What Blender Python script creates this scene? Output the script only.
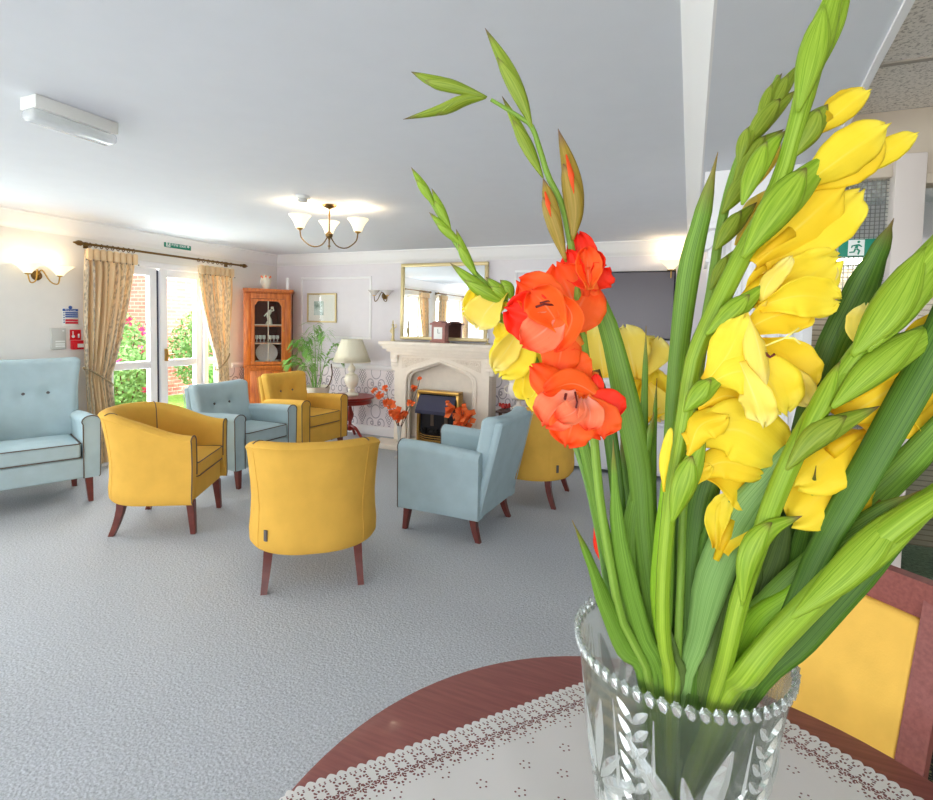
import bpy, bmesh, math, random
from math import sin, cos, pi, radians as R
from mathutils import Vector, Matrix
random.seed(7)
S = bpy.context.scene
for o in list(bpy.data.objects): bpy.data.objects.remove(o)

# ---------------------------------------------------------------- camera
cam = bpy.data.cameras.new('camera')
camo = bpy.data.objects.new('camera', cam)
S.collection.objects.link(camo)
cam.sensor_fit = 'HORIZONTAL'; cam.sensor_width = 36.0
cam.lens = 36.0 * 525.0 / 933.0
cam.shift_x = 0.0; cam.shift_y = -49.0 / 933.0
cam.clip_start = 0.02; cam.clip_end = 200
Xr = Vector((0.919991, 0.391379, 0.020966)); Dn = Vector((0.039887, -0.040276, -0.998392)); Fw = Vector((-0.389906, 0.919348, -0.052665))
m = Matrix((( Xr.x, -Dn.x, -Fw.x, 0.0), (Xr.y, -Dn.y, -Fw.y, 0.0), (Xr.z, -Dn.z, -Fw.z, 1.5), (0, 0, 0, 1)))
camo.matrix_world = m
S.camera = camo
# ---------------------------------------------------------------- world, sun, exposure
S.view_settings.view_transform = 'Standard'; S.view_settings.look = 'None'
S.view_settings.gamma = 1.0; S.view_settings.use_curve_mapping = False
S.view_settings.exposure = 1.1
w = bpy.data.worlds.new('sky'); S.world = w; w.use_nodes = True
nt = w.node_tree; nt.nodes.clear()
bg = nt.nodes.new('ShaderNodeBackground'); wo = nt.nodes.new('ShaderNodeOutputWorld')
bg.inputs[0].default_value = (0.93, 0.96, 1.0, 1); bg.inputs[1].default_value = 1.95
nt.links.new(bg.outputs[0], wo.inputs[0])

def area(name, loc, rot, sx, sy, power, col=(1, 1, 1), spread=pi):
    l = bpy.data.lights.new(name, 'AREA'); l.shape = 'RECTANGLE'; l.size = sx; l.size_y = sy
    l.energy = power; l.color = col; l.spread = spread
    o = bpy.data.objects.new(name, l); o.location = loc; o.rotation_euler = rot
    S.collection.objects.link(o); return o
def point(name, loc, power, col=(1, .82, .6), rad=.04, parent=None):
    l = bpy.data.lights.new(name, 'POINT'); l.energy = power; l.color = col; l.shadow_soft_size = rad
    o = bpy.data.objects.new(name, l); o.location = loc; S.collection.objects.link(o); o.parent = parent
    return o
sun = bpy.data.lights.new('sun', 'SUN'); sun.energy = 4.0; sun.angle = R(1); sun.color = (1, .96, .9)
so = bpy.data.objects.new('sun', sun); S.collection.objects.link(so)
so.rotation_euler = Vector((.75, .25, .8)).to_track_quat('Z', 'Y').to_euler()
# daylight through the glazing (door and windows of the left wall, open end of the lounge)
area('daylight_door', (-5.62, 4.3, 1.05), (0, R(-90), 0), 1.9, 1.3, 52, (.93, .96, 1))
area('daylight_window', (-5.62, 1.85, 1.45), (0, R(-90), 0), 1.2, .85, 20, (.93, .96, 1))
area('daylight_window', (-5.62, -.05, 1.45), (0, R(-90), 0), 1.2, 1.4, 30, (.93, .96, 1))
S.cycles.max_bounces = 9; S.cycles.transparent_max_bounces = 14; S.cycles.transmission_bounces = 9
S.cycles.diffuse_bounces = 5; S.cycles.caustics_reflective = False; S.cycles.caustics_refractive = False
S.cycles.sample_clamp_indirect = 6

# ---------------------------------------------------------------- materials
def lin(c):
    r = []
    for v in c:
        v /= 255.0; r.append(v / 12.92 if v <= .04045 else ((v + .055) / 1.055) ** 2.4)
    return (r[0], r[1], r[2], 1)
M = {}
class NT:
    def __init__(s, name):
        s.m = bpy.data.materials.new(name); s.m.use_nodes = True; s.t = s.m.node_tree
        s.p = s.t.nodes['Principled BSDF']; s.out = s.t.nodes['Material Output']; M[name] = s.m
    def n(s, ty, ins=None, **k):
        nd = s.t.nodes.new('ShaderNode' + ty)
        for a, b in k.items(): setattr(nd, a, b)
        for a, b in (ins or {}).items():
            if isinstance(b, bpy.types.NodeSocket): s.t.links.new(b, nd.inputs[a])
            else: nd.inputs[a].default_value = b
        return nd
    def math(s, op, a, b=0.0, c=0.0):
        return s.n('Math', {0: a, 1: b, 2: c}, operation=op).outputs[0]
    def ramp(s, fac, stops, interp='LINEAR'):
        r = s.n('ValToRGB', {0: fac}); cr = r.color_ramp; cr.interpolation = interp
        while len(cr.elements) < len(stops): cr.elements.new(.5)
        for e, (p, c) in zip(cr.elements, stops): e.position = p; e.color = c if len(c) == 4 else (*c, 1)
        return r.outputs[0]
    def mix(s, f, a, b):
        nd = s.n('Mix', {0: f, 6: a, 7: b}, data_type='RGBA'); return nd.outputs[2]
    def set(s, **k):
        for a, b in k.items():
            a = a.replace('_', ' ')
            if isinstance(b, bpy.types.NodeSocket): s.t.links.new(b, s.p.inputs[a])
            else: s.p.inputs[a].default_value = b
        return s
    def bump(s, h, st=.3, d=.01):
        b = s.n('Bump', {'Height': h, 'Strength': st, 'Distance': d}); s.t.links.new(b.outputs[0], s.p.inputs['Normal'])
    def co(s, kind='Object'): return s.n('TexCoord').outputs[kind]
    def noise(s, scale, det=2, vec=None, rough=.5):
        return s.n('TexNoise', {'Vector': vec or s.co(), 'Scale': scale, 'Detail': det, 'Roughness': rough}).outputs[0]

def plain(name, c, rough=.6, metal=0., spec=.4, var=0., vs=8., bump=0., bs=60.):
    t = NT(name); c = lin(c)
    t.set(Roughness=rough, Metallic=metal); t.p.inputs['Specular IOR Level'].default_value = spec
    if var:
        f = t.noise(vs, 3)
        d = tuple(x * (1 - var) for x in c[:3]) + (1,); l = tuple(min(1, x * (1 + var)) for x in c[:3]) + (1,)
        t.set(Base_Color=t.ramp(f, [(.3, d), (.7, l)]))
    else: t.set(Base_Color=c)
    if bump: t.bump(t.noise(bs, 3), bump, .004)
    return t.m
plain('wall_paint', (226, 221, 224), .8, var=.015)
plain('wall_paint_window', (234, 231, 226), .8, var=.015)
plain('ceiling_paint', (224, 226, 232), .85, var=.01)
plain('trim_white', (240, 238, 238), .5, spec=.4)
plain('upvc_white', (242, 242, 246), .35)
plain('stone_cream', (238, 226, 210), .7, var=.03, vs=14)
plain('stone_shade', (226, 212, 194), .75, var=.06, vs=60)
plain('fabric_yellow', (222, 173, 76), .85, spec=.15, var=.05, vs=9, bump=.12, bs=300)
plain('fabric_blue', (168, 188, 193), .85, spec=.15, var=.05, vs=9, bump=.12, bs=300)
plain('piping_dark', (98, 84, 74), .8)
plain('button_dark', (96, 90, 88), .6)
plain('mahogany_leg', (104, 48, 40), .35, var=.2, vs=20)
plain('brass', (190, 150, 80), .3, .9)
plain('antique_brass', (120, 92, 52), .35, .85)
plain('gold_frame', (214, 196, 148), .4, .5)
plain('black_metal', (34, 32, 38), .4, .3)
plain('fire_hood', (70, 70, 92), .4, .4)
plain('coal', (30, 28, 28), .8, var=.5, vs=60)
plain('dark_red', (140, 34, 24), .3, var=.2, vs=20)
plain('cream_ceramic', (238, 232, 214), .35)
plain('white_plastic', (228, 228, 222), .45)
plain('grey_plastic', (200, 200, 194), .5)
plain('red_plastic', (214, 26, 40), .45)
plain('sign_blue', (40, 86, 160), .5)
plain('sign_red', (206, 40, 60), .5)
plain('sign_green', (10, 132, 104), .5)
plain('sign_white', (238, 240, 236), .5)
plain('screen_reflect_grey', (88, 80, 86), .25, spec=.6)  # dark screen lifted to grey, its reflections put into the base colour
plain('clock_wood', (168, 116, 108), .5, var=.1, vs=30)
plain('soil', (60, 44, 34), .95, var=.3, vs=40)
plain('orange_petal_far', (250, 122, 60), .6, var=.15, vs=40)
plain('twig', (92, 66, 50), .8)
plain('candle_white', (240, 238, 236), .6)
plain('plate_white', (232, 230, 226), .3)
plain('urn_stone', (236, 228, 216), .6, var=.04)
plain('tile_bar', (168, 158, 146), .6)
plain('partition_paint', (190, 176, 158), .6)
plain('partition_post', (214, 204, 198), .5)
plain('mat_card', (244, 240, 232), .8)
plain('leaf_far', (126, 178, 84), .5, var=.25, vs=10)
plain('leaf_dark', (50, 84, 34), .5, var=.3, vs=12)
plain('shrub_leaf', (134, 172, 104), .6, var=.35, vs=5)
plain('flower_pink', (226, 60, 120), .6, var=.2, vs=20)
plain('stamen_dark', (96, 24, 20), .6)
plain('stamen_pale', (244, 226, 120), .6)
plain('red_box', (176, 46, 40), .5)
plain('table_dark', (70, 42, 34), .4)
plain('cord_rope', (170, 150, 116), .8)
plain('seat_yellow', (238, 190, 88), .8, spec=.15, var=.05, vs=14, bump=.1, bs=250)

t = NT('carpet'); v = t.co()
n1 = t.noise(1.1, 2, v); n2 = t.noise(110, 3, v, .7); vo = t.n('TexVoronoi', {'Vector': v, 'Scale': 85.}).outputs[0]
c1 = t.mix(n1, lin((162, 165, 166)), lin((190, 195, 200)))
c2 = t.mix(t.ramp(n2, [(.32, (0, 0, 0)), (.68, (1, 1, 1))]), lin((138, 141, 142)), lin((222, 225, 231)))
t.set(Base_Color=t.mix(.58, c1, c2), Roughness=.95); t.p.inputs['Specular IOR Level'].default_value = .1
t.bump(t.math('ADD', n2, vo), .3, .008)

t = NT('mahogany'); v = t.co()
wv = t.n('TexNoise', {'Vector': t.n('Mapping', {'Vector': v, 'Scale': (3., 40., 40.)}).outputs[0], 'Scale': 3., 'Detail': 4.}).outputs[0]
t.set(Base_Color=t.ramp(wv, [(.3, lin((126, 64, 58))), (.7, lin((148, 82, 74)))]), Roughness=.5)
t.p.inputs['Coat Weight'].default_value = .05
t = NT('cabinet_wood'); v = t.co()
wv = t.n('TexNoise', {'Vector': t.n('Mapping', {'Vector': v, 'Scale': (14., 14., 1.6)}).outputs[0], 'Scale': 3., 'Detail': 4.}).outputs[0]
t.set(Base_Color=t.ramp(wv, [(.3, lin((176, 84, 24))), (.7, lin((222, 128, 52)))]), Roughness=.3)
plain('cabinet_inside', (120, 60, 52), .6)

# damask wallpaper below the dado rail: grey scrolls on cream, mirrored repeats
def wallpaper(name, ax):
    t = NT(name); sp = t.n('SeparateXYZ', {0: t.co()}).outputs
    P, Q = .42, .52
    a = t.math('DIVIDE', sp[ax], P); b = t.math('DIVIDE', sp[2], Q)
    fa = t.math('ABSOLUTE', t.math('SUBTRACT', t.math('FRACT', a), .5))
    fb = t.math('SUBTRACT', t.math('FRACT', b), .5)
    def ring(cx, cy, r, wd, sy=1.0):
        dx = t.math('SUBTRACT', fa, cx); dy = t.math('MULTIPLY', t.math('SUBTRACT', fb, cy), sy)
        d = t.math('SQRT', t.math('ADD', t.math('MULTIPLY', dx, dx), t.math('MULTIPLY', dy, dy)))
        return t.math('LESS_THAN', t.math('ABSOLUTE', t.math('SUBTRACT', d, r)), wd)
    m_ = None
    for cx, cy, r, wd, sy in ((.5, .1, .17, .013, 1.), (.27, .3, .1, .014, 1.), (.27, .3, .045, .02, 1.), (.3, -.2, .12, .013, 1.), (.36, -.2, .04, .018, 1.),
                         (.5, -.38, .09, .016, .8), (.14, -.38, .07, .013, 1.), (.12, .44, .06, .015, 1.)):
        g = ring(cx, cy, r, wd, sy); m_ = g if m_ is None else t.math('MAXIMUM', m_, g)
    # leafy damask centre
    dd = t.math('ADD', t.math('MULTIPLY', fa, 2.6), t.math('ABSOLUTE', t.math('MULTIPLY', fb, 1.15)))
    core = t.math('LESS_THAN', dd, .42)
    st = t.math('GREATER_THAN', t.math('SINE', t.math('ADD', t.math('MULTIPLY', fa, 75.), t.math('MULTIPLY', t.math('SINE', t.math('MULTIPLY', fb, 50.)), 2.4))), .05)
    m_ = t.math('MAXIMUM', m_, t.math('MULTIPLY', core, st))
    t.set(Base_Color=t.mix(t.math('MULTIPLY', m_, .85), lin((234, 226, 228)), lin((158, 150, 158))), Roughness=.75)
wallpaper('wallpaper_back', 0); wallpaper('wallpaper_side', 1)

# curtain: cream gold with faint trailing pattern in broad stripes
t = NT('curtain_fabric'); v = t.co('UV')
sp = t.n('SeparateXYZ', {0: v}).outputs
stripe = t.math('GREATER_THAN', t.math('SINE', t.math('MULTIPLY', sp[0], 2 * pi * 7)), .1)
nn = t.n('TexNoise', {'Vector': t.n('Mapping', {'Vector': v, 'Scale': (26., 14., 1.)}).outputs[0], 'Scale': 3.2, 'Detail': 3.}).outputs[0]
pat = t.math('MULTIPLY', t.ramp(nn, [(.47, (0, 0, 0)), (.56, (1, 1, 1))]), stripe)
base = t.mix(stripe, lin((244, 216, 172)), lin((236, 222, 196)))
t.set(Base_Color=t.mix(t.math('MULTIPLY', pat, .75), base, lin((150, 142, 130))), Roughness=.85)
tr = t.n('BsdfTranslucent', {0: lin((250, 228, 190))})
mx = t.n('MixShader', {0: .28}); t.t.links.new(t.p.outputs[0], mx.inputs[1]); t.t.links.new(tr.outputs[0], mx.inputs[2]); t.t.links.new(mx.outputs[0], t.out.inputs[0])

t = NT('pane_glass'); tp = t.n('BsdfTransparent', {0: (.97, .985, .98, 1)}); gl = t.n('BsdfGlossy', {'Roughness': .02})
fr = t.n('Fresnel', {0: 1.45}); ff = t.math('MULTIPLY', fr.outputs[0], t.math('SUBTRACT', 1., t.n('NewGeometry').outputs['Backfacing'])); mx = t.n('MixShader', {0: ff, 1: tp.outputs[0], 2: gl.outputs[0]}); t.t.links.new(mx.outputs[0], t.out.inputs[0])
t = NT('wired_glass'); sp = t.n('SeparateXYZ', {0: t.co()}).outputs
g1 = t.math('LESS_THAN', t.math('FRACT', t.math('MULTIPLY', sp[0], 62.)), .13)
g2 = t.math('LESS_THAN', t.math('FRACT', t.math('MULTIPLY', sp[2], 62.)), .13)
tp = t.n('BsdfTransparent', {0: (.95, .97, .96, 1)}); t.set(Base_Color=lin((110, 112, 108)), Roughness=.5)
mx = t.n('MixShader', {0: t.math('MAXIMUM', g1, g2)}); t.t.links.new(tp.outputs[0], mx.inputs[1]); t.t.links.new(t.p.outputs[0], mx.inputs[2]); t.t.links.new(mx.outputs[0], t.out.inputs[0])
t = NT('mirror_glass'); t.set(Base_Color=(.9, .93, .95, 1), Metallic=1., Roughness=.01)
t = NT('shade_glass'); t.set(Base_Color=lin((250, 240, 214)), Roughness=.4)
t.set(Emission_Color=lin((255, 236, 190)), Emission_Strength=.42)
t = NT('shade_glass_unlit'); t.set(Base_Color=lin((238, 232, 228)), Roughness=.25, Alpha=.55)
t = NT('lampshade_fabric'); t.set(Base_Color=lin((236, 230, 206)), Roughness=.85)
t.bump(t.n('TexWave', {'Vector': t.co('UV'), 'Scale': 22.}, wave_type='BANDS').outputs[0], .5, .004)
t = NT('clear_plastic'); tp = t.n('BsdfTransparent', {0: (.9, .91, .92, 1)}); t.set(Base_Color=lin((236, 238, 240)), Roughness=.15)
mx = t.n('MixShader', {0: .45}); t.t.links.new(tp.outputs[0], mx.inputs[1]); t.t.links.new(t.p.outputs[0], mx.inputs[2]); t.t.links.new(mx.outputs[0], t.out.inputs[0])
t = NT('crystal_glass'); gb = t.n('BsdfGlass', {0: (.97, .99, .98, 1), 'Roughness': .03, 'IOR': 1.42}); tp = t.n('BsdfTransparent', {0: (.93, .95, .94, 1)})
mx = t.n('MixShader', {0: .5}); t.t.links.new(tp.outputs[0], mx.inputs[1]); t.t.links.new(gb.outputs[0], mx.inputs[2]); t.t.links.new(mx.outputs[0], t.out.inputs[0])
df = t.n('BsdfTranslucent', {0: (.9, .93, .9, 1)}); m2 = t.n('MixShader', {0: .14}); t.t.links.new(mx.outputs[0], m2.inputs[1]); t.t.links.new(df.outputs[0], m2.inputs[2]); t.t.links.new(m2.outputs[0], t.out.inputs[0])
t = NT('crystal_cut'); gl = t.n('BsdfGlossy', {0: (.98, 1, .99, 1), 'Roughness': .12}); tp = t.n('BsdfTransparent', {0: (.9, .93, .92, 1)})
t.set(Base_Color=lin((214, 220, 216)), Roughness=.2); m1 = t.n('MixShader', {0: .5}); t.t.links.new(gl.outputs[0], m1.inputs[1]); t.t.links.new(t.p.outputs[0], m1.inputs[2])
mx = t.n('MixShader', {0: .6}); t.t.links.new(tp.outputs[0], mx.inputs[1]); t.t.links.new(m1.outputs[0], mx.inputs[2]); t.t.links.new(mx.outputs[0], t.out.inputs[0])

t = NT('brick'); v = t.co()
sp = t.n('SeparateXYZ', {0: v}).outputs; cb = t.n('CombineXYZ', {0: t.math('ADD', sp[0], sp[1]), 1: sp[2], 2: 0.})
br = t.n('TexBrick', {'Vector': cb.outputs[0], 'Color1': lin((224, 140, 130)), 'Color2': lin((208, 120, 112)), 'Mortar': lin((214, 190, 180)), 'Scale': 1., 'Mortar Size': .008, 'Brick Width': .225, 'Row Height': .075})
t.set(Base_Color=br.outputs[0], Roughness=.9)
t = NT('grass'); n_ = t.noise(14, 4); t.set(Base_Color=t.ramp(n_, [(.3, lin((84, 130, 40))), (.7, lin((146, 190, 78)))]), Roughness=.9)
t = NT('ceiling_tile'); n_ = t.noise(90, 4, None, .7)
t.set(Base_Color=t.ramp(n_, [(.36, lin((170, 160, 150))), (.5, lin((232, 224, 214)))]), Roughness=.9); t.bump(n_, .4, .004)
t = NT('slatted_board'); sp = t.n('SeparateXYZ', {0: t.co()}).outputs
wv = t.math('FRACT', t.math('MULTIPLY', sp[2], 26.)); n_ = t.noise(6, 3)
t.set(Base_Color=t.mix(t.math('LESS_THAN', wv, .22), t.ramp(n_, [(.3, lin((158, 146, 124))), (.7, lin((184, 172, 150)))]), lin((128, 116, 98))), Roughness=.7)
t = NT('carpet_green'); n_ = t.noise(40, 3); t.set(Base_Color=t.ramp(n_, [(.35, lin((60, 84, 66))), (.65, lin((104, 130, 106)))]), Roughness=.95)
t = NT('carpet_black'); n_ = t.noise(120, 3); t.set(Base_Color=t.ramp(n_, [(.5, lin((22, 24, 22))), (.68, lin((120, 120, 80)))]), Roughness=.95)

# lace / eyelet cloth : UV.x = metres along the edge, UV.y = metres in from the edge
def holes(t, pats, extra=None):
    h = None
    for g in pats: h = g if h is None else t.math('MAXIMUM', h, g)
    t.set(Base_Color=lin((238, 234, 228)), Roughness=.9)
    tp = t.n('BsdfTransparent'); tr = t.n('BsdfTranslucent', {0: lin((238, 234, 228))})
    m1 = t.n('MixShader', {0: .15}); t.t.links.new(t.p.outputs[0], m1.inputs[1]); t.t.links.new(tr.outputs[0], m1.inputs[2])
    mx = t.n('MixShader', {0: h}); t.t.links.new(m1.outputs[0], mx.inputs[1]); t.t.links.new(tp.outputs[0], mx.inputs[2]); t.t.links.new(mx.outputs[0], t.out.inputs[0])
def cell_dots(t, U, V, pu, pv, ou, ov, dots):
    fu = t.math('SUBTRACT', t.math('FRACT', t.math('DIVIDE', t.math('ADD', U, ou), pu)), .5)
    fv = t.math('SUBTRACT', t.math('FRACT', t.math('DIVIDE', t.math('ADD', V, ov), pv)), .5)
    fu = t.math('MULTIPLY', fu, pu); fv = t.math('MULTIPLY', fv, pv); out = []
    for x, y, r in dots:
        dx = t.math('SUBTRACT', fu, x); dy = t.math('SUBTRACT', fv, y)
        d = t.math('ADD', t.math('MULTIPLY', dx, dx), t.math('MULTIPLY', dy, dy)); out.append(t.math('LESS_THAN', d, r * r))
    return out
def cell_ring(t, U, V, pu, v0, ou, r, wd, spokes, gap):
    fu = t.math('MULTIPLY', t.math('SUBTRACT', t.math('FRACT', t.math('DIVIDE', t.math('ADD', U, ou), pu)), .5), pu)
    fv = t.math('SUBTRACT', V, v0)
    d = t.math('SQRT', t.math('ADD', t.math('MULTIPLY', fu, fu), t.math('MULTIPLY', fv, fv)))
    on = t.math('LESS_THAN', t.math('ABSOLUTE', t.math('SUBTRACT', d, r)), wd)
    an = t.math('ARCTAN2', fv, fu); sp_ = t.math('GREATER_THAN', t.math('SINE', t.math('MULTIPLY', an, float(spokes))), gap)
    return t.math('MULTIPLY', on, sp_)
t = NT('lace'); sp = t.n('SeparateXYZ', {0: t.co('UV')}).outputs; U, V = sp[0], sp[1]
P_ = .034
edge = t.math('LESS_THAN', V, t.math('MULTIPLY', t.math('SUBTRACT', 1., t.math('ABSOLUTE', t.math('SINE', t.math('MULTIPLY', U, pi / .017)))), .007))
g = [edge, cell_ring(t, U, V, P_ / 2, .050, 0., .0062, .0022, 9, -.35), cell_ring(t, U, V, P_, .036, P_ / 2, .0095, .0022, 10, -.1),
     cell_ring(t, U, V, P_, .058, 0., .0105, .0022, 10, -.1)]
g += cell_dots(t, U, V, P_ / 2, 1., 0., .5 - .020, [(0, 0, .0022), (.004, -.004, .0016), (-.004, -.004, .0016), (0, .007, .0016)])
g += cell_dots(t, U, V, P_ / 4, 1., 0., .5 - .0125, [(0, 0, .0014)])
g += cell_dots(t, U, V, P_ / 3, 1., 0., .5 - .074, [(0, 0, .0015)])
holes(t, g)
t = NT('eyelet_cloth'); sp = t.n('SeparateXYZ', {0: t.co('UV')}).outputs; U, V = sp[0], sp[1]
dts = [(.008 * cos(a * 2 * pi / 5), .008 * sin(a * 2 * pi / 5), .0017) for a in range(5)]
g = cell_dots(t, U, V, .085, .085, 0., 0., dts) + cell_dots(t, U, V, .085, .085, .0425, .0425, dts)
holes(t, g)

# flower materials: UV.x across, UV.y from base to tip
def leafmat(name, dark, light, tip=None, tipat=.9, streak=18.):
    t = NT(name); sp = t.n('SeparateXYZ', {0: t.co('UV')}).outputs
    mp = t.n('Mapping', {'Vector': t.co('UV'), 'Scale': (streak, .8, 1.)}).outputs[0]
    n_ = t.n('TexNoise', {'Vector': mp, 'Scale': 2.2, 'Detail': 2.}).outputs[0]
    c = t.ramp(n_, [(.32, lin(dark)), (.68, lin(light))])
    if tip:
        f = t.ramp(sp[1], [(tipat - .1, (0, 0, 0)), (min(1, tipat + .06), (1, 1, 1))]); c = t.mix(f, c, lin(tip))
    t.set(Base_Color=c, Roughness=.42); t.p.inputs['Specular IOR Level'].default_value = .35
    t.bump(n_, .25, .001)
    tr = t.n('BsdfTranslucent'); t.t.links.new(c, tr.inputs[0])
    mx = t.n('MixShader', {0: .3}); t.t.links.new(t.p.outputs[0], mx.inputs[1]); t.t.links.new(tr.outputs[0], mx.inputs[2]); t.t.links.new(mx.outputs[0], t.out.inputs[0])
leafmat('leaf_green', (88, 132, 36), (142, 182, 70), (150, 120, 60), .97)
leafmat('leaf_deep', (62, 100, 26), (106, 148, 52), (120, 90, 50), .97)
leafmat('leaf_pale', (116, 160, 80), (158, 196, 112))
leafmat('leaf_bright', (136, 190, 30), (180, 220, 64))
leafmat('leaf_olive', (74, 100, 40), (112, 136, 66))
leafmat('stem_green', (120, 160, 50), (158, 192, 84))
leafmat('bud_green', (124, 164, 28), (176, 204, 66), (130, 92, 74), .93, 8.)
leafmat('bud_lime', (124, 164, 30), (178, 206, 70))
leafmat('bud_olive', (122, 150, 34), (168, 184, 66), (110, 80, 60), .93, 8.)
leafmat('bud_russet', (150, 130, 34), (184, 150, 66), (120, 90, 80), .93, 8.)
def petalmat(name, edge, mid, throat, rib, thr=.3, trn=.45):
    t = NT(name); sp = t.n('SeparateXYZ', {0: t.co('UV')}).outputs
    mp = t.n('Mapping', {'Vector': t.co('UV'), 'Scale': (9., .7, 1.)}).outputs[0]
    n_ = t.n('TexNoise', {'Vector': mp, 'Scale': 2.5, 'Detail': 2.}).outputs[0]
    c = t.ramp(sp[1], [(0., lin(throat)), (thr, lin(mid)), (.75, lin(mid)), (1., lin(edge))])
    ax = t.math('ABSOLUTE', t.math('SUBTRACT', sp[0], .5))
    f = t.math('MULTIPLY', t.ramp(ax, [(.0, (1, 1, 1)), (.035, (0, 0, 0))]), t.ramp(sp[1], [(.5, (.5,) * 3), (.85, (0, 0, 0))]))
    c = t.mix(f, c, lin(rib)); c = t.mix(t.math('MULTIPLY', n_, .35), c, lin(edge))
    t.set(Base_Color=c, Roughness=.5); t.p.inputs['Specular IOR Level'].default_value = .3
    t.bump(n_, .3, .001)
    tr = t.n('BsdfTranslucent'); t.t.links.new(c, tr.inputs[0])
    mx = t.n('MixShader', {0: trn}); t.t.links.new(t.p.outputs[0], mx.inputs[1]); t.t.links.new(tr.outputs[0], mx.inputs[2]); t.t.links.new(mx.outputs[0], t.out.inputs[0])
petalmat('petal_orange', (255, 84, 30), (255, 124, 44), (255, 170, 70), (255, 200, 150))
petalmat('petal_blush', (255, 88, 40), (255, 164, 116), (255, 214, 190), (255, 230, 210), .45)
petalmat('petal_red', (250, 40, 22), (255, 66, 30), (255, 110, 50), (255, 150, 120))
petalmat('petal_yellow', (255, 242, 90), (255, 234, 56), (248, 208, 24), (255, 242, 120), trn=.4)
petalmat('petal_pale', (254, 244, 160), (255, 236, 96), (250, 216, 40), (255, 248, 180), trn=.4)
petalmat('petal_amber', (255, 234, 70), (255, 226, 48), (248, 206, 24), (255, 240, 120), trn=.4)

# ---------------------------------------------------------------- mesh helpers
def link(name, me, mat=None, parent=None, smooth=None):
    o = bpy.data.objects.new(name, me); S.collection.objects.link(o)
    if mat:
        for mm in (mat if isinstance(mat, (list, tuple)) else [mat]): me.materials.append(M[mm])
    if parent: o.parent = parent
    if smooth is not None:
        for p in me.polygons: p.use_smooth = True
        if smooth < 180: me.set_sharp_from_angle(angle=R(smooth))
    return o
def obj(name, bm, mat=None, parent=None, smooth=35):
    me = bpy.data.meshes.new(name); bmesh.ops.recalc_face_normals(bm, faces=bm.faces[:]); bm.to_mesh(me); bm.free()
    return link(name, me, mat, parent, smooth)
def rawobj(name, verts, faces, mat=None, parent=None, smooth=35, uvs=None):
    me = bpy.data.meshes.new(name); me.from_pydata([tuple(v) for v in verts], [], faces)
    if uvs:
        ul = me.uv_layers.new(name='UVMap')
        for l in me.loops: ul.data[l.index].uv = uvs[l.vertex_index]
    me.validate()
    return link(name, me, mat, parent, smooth)
def thing(name, label, cat, loc=(0, 0, 0), rz=0., group=None):
    o = bpy.data.objects.new(name, None); S.collection.objects.link(o); o.empty_display_size = .1
    o.location = loc; o.rotation_euler = (0, 0, rz); tag(o, label, cat, group); return o
def tag(o, label=None, cat=None, group=None, kind=None):
    if label: o['label'] = label
    if cat: o['category'] = cat
    if group: o['group'] = group
    if kind: o['kind'] = kind
    return o
def struct(o): o['kind'] = 'structure'; return o
def B(): return bmesh.new()
def box(bm, x0, x1, y0, y1, z0, z1, bev=0., M4=None, seg=2):
    vs = [bm.verts.new((x, y, z)) for x in (x0, x1) for y in (y0, y1) for z in (z0, z1)]
    idx = ((0, 1, 3, 2), (4, 6, 7, 5), (0, 4, 5, 1), (2, 3, 7, 6), (0, 2, 6, 4), (1, 5, 7, 3))
    fs = [bm.faces.new([vs[i] for i in f]) for f in idx]
    if bev:
        es = list({e for f in fs for e in f.edges})
        r = bmesh.ops.bevel(bm, geom=es, offset=bev, segments=seg, profile=.5, affect='EDGES')
        vs = list({v for f in r['faces'] for v in f.verts} | {v for v in vs if v.is_valid})
    if M4 is not None: bmesh.ops.transform(bm, matrix=M4, verts=[v for v in vs if v.is_valid])
    return bm
def lathe(bm, prof, n=32, c=(0, 0, 0), M4=None, arc=2 * pi, rfn=None):
    rows = []; full = abs(arc - 2 * pi) < 1e-6; nn = n if full else n + 1; new = []
    for r, z in prof:
        row = []
        for i in range(nn):
            a = arc * i / n; rr = r * (rfn(a, z) if rfn else 1)
            v = bm.verts.new((c[0] + rr * cos(a), c[1] + rr * sin(a), c[2] + z)); row.append(v); new.append(v)
        rows.append(row)
    for a_, b_ in zip(rows, rows[1:]):
        for i in range(n):
            j = (i + 1) % nn
            bm.faces.new((a_[i], a_[j], b_[j], b_[i]))
    if full:
        if prof[0][0] > 1e-4: bm.faces.new(list(reversed(rows[0])))
        if prof[-1][0] > 1e-4: bm.faces.new(rows[-1])
    if M4 is not None: bmesh.ops.transform(bm, matrix=M4, verts=new)
    return bm
def catmull(P, n):
    P = [Vector(p) for p in P]
    if len(P) < 3: return [P[0].lerp(P[-1], i / n) for i in range(n + 1)]
    Q = [P[0] * 2 - P[1]] + P + [P[-1] * 2 - P[-2]]; out = []; k = len(P) - 1
    for i in range(n + 1):
        u = i / n * k; j = min(int(u), k - 1); f = u - j; a, b, c, d = Q[j:j + 4]
        out.append(.5 * ((2 * b) + (c - a) * f + (2 * a - 5 * b + 4 * c - d) * f * f + (3 * b - 3 * c + d - a) * f ** 3))
    return out
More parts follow.
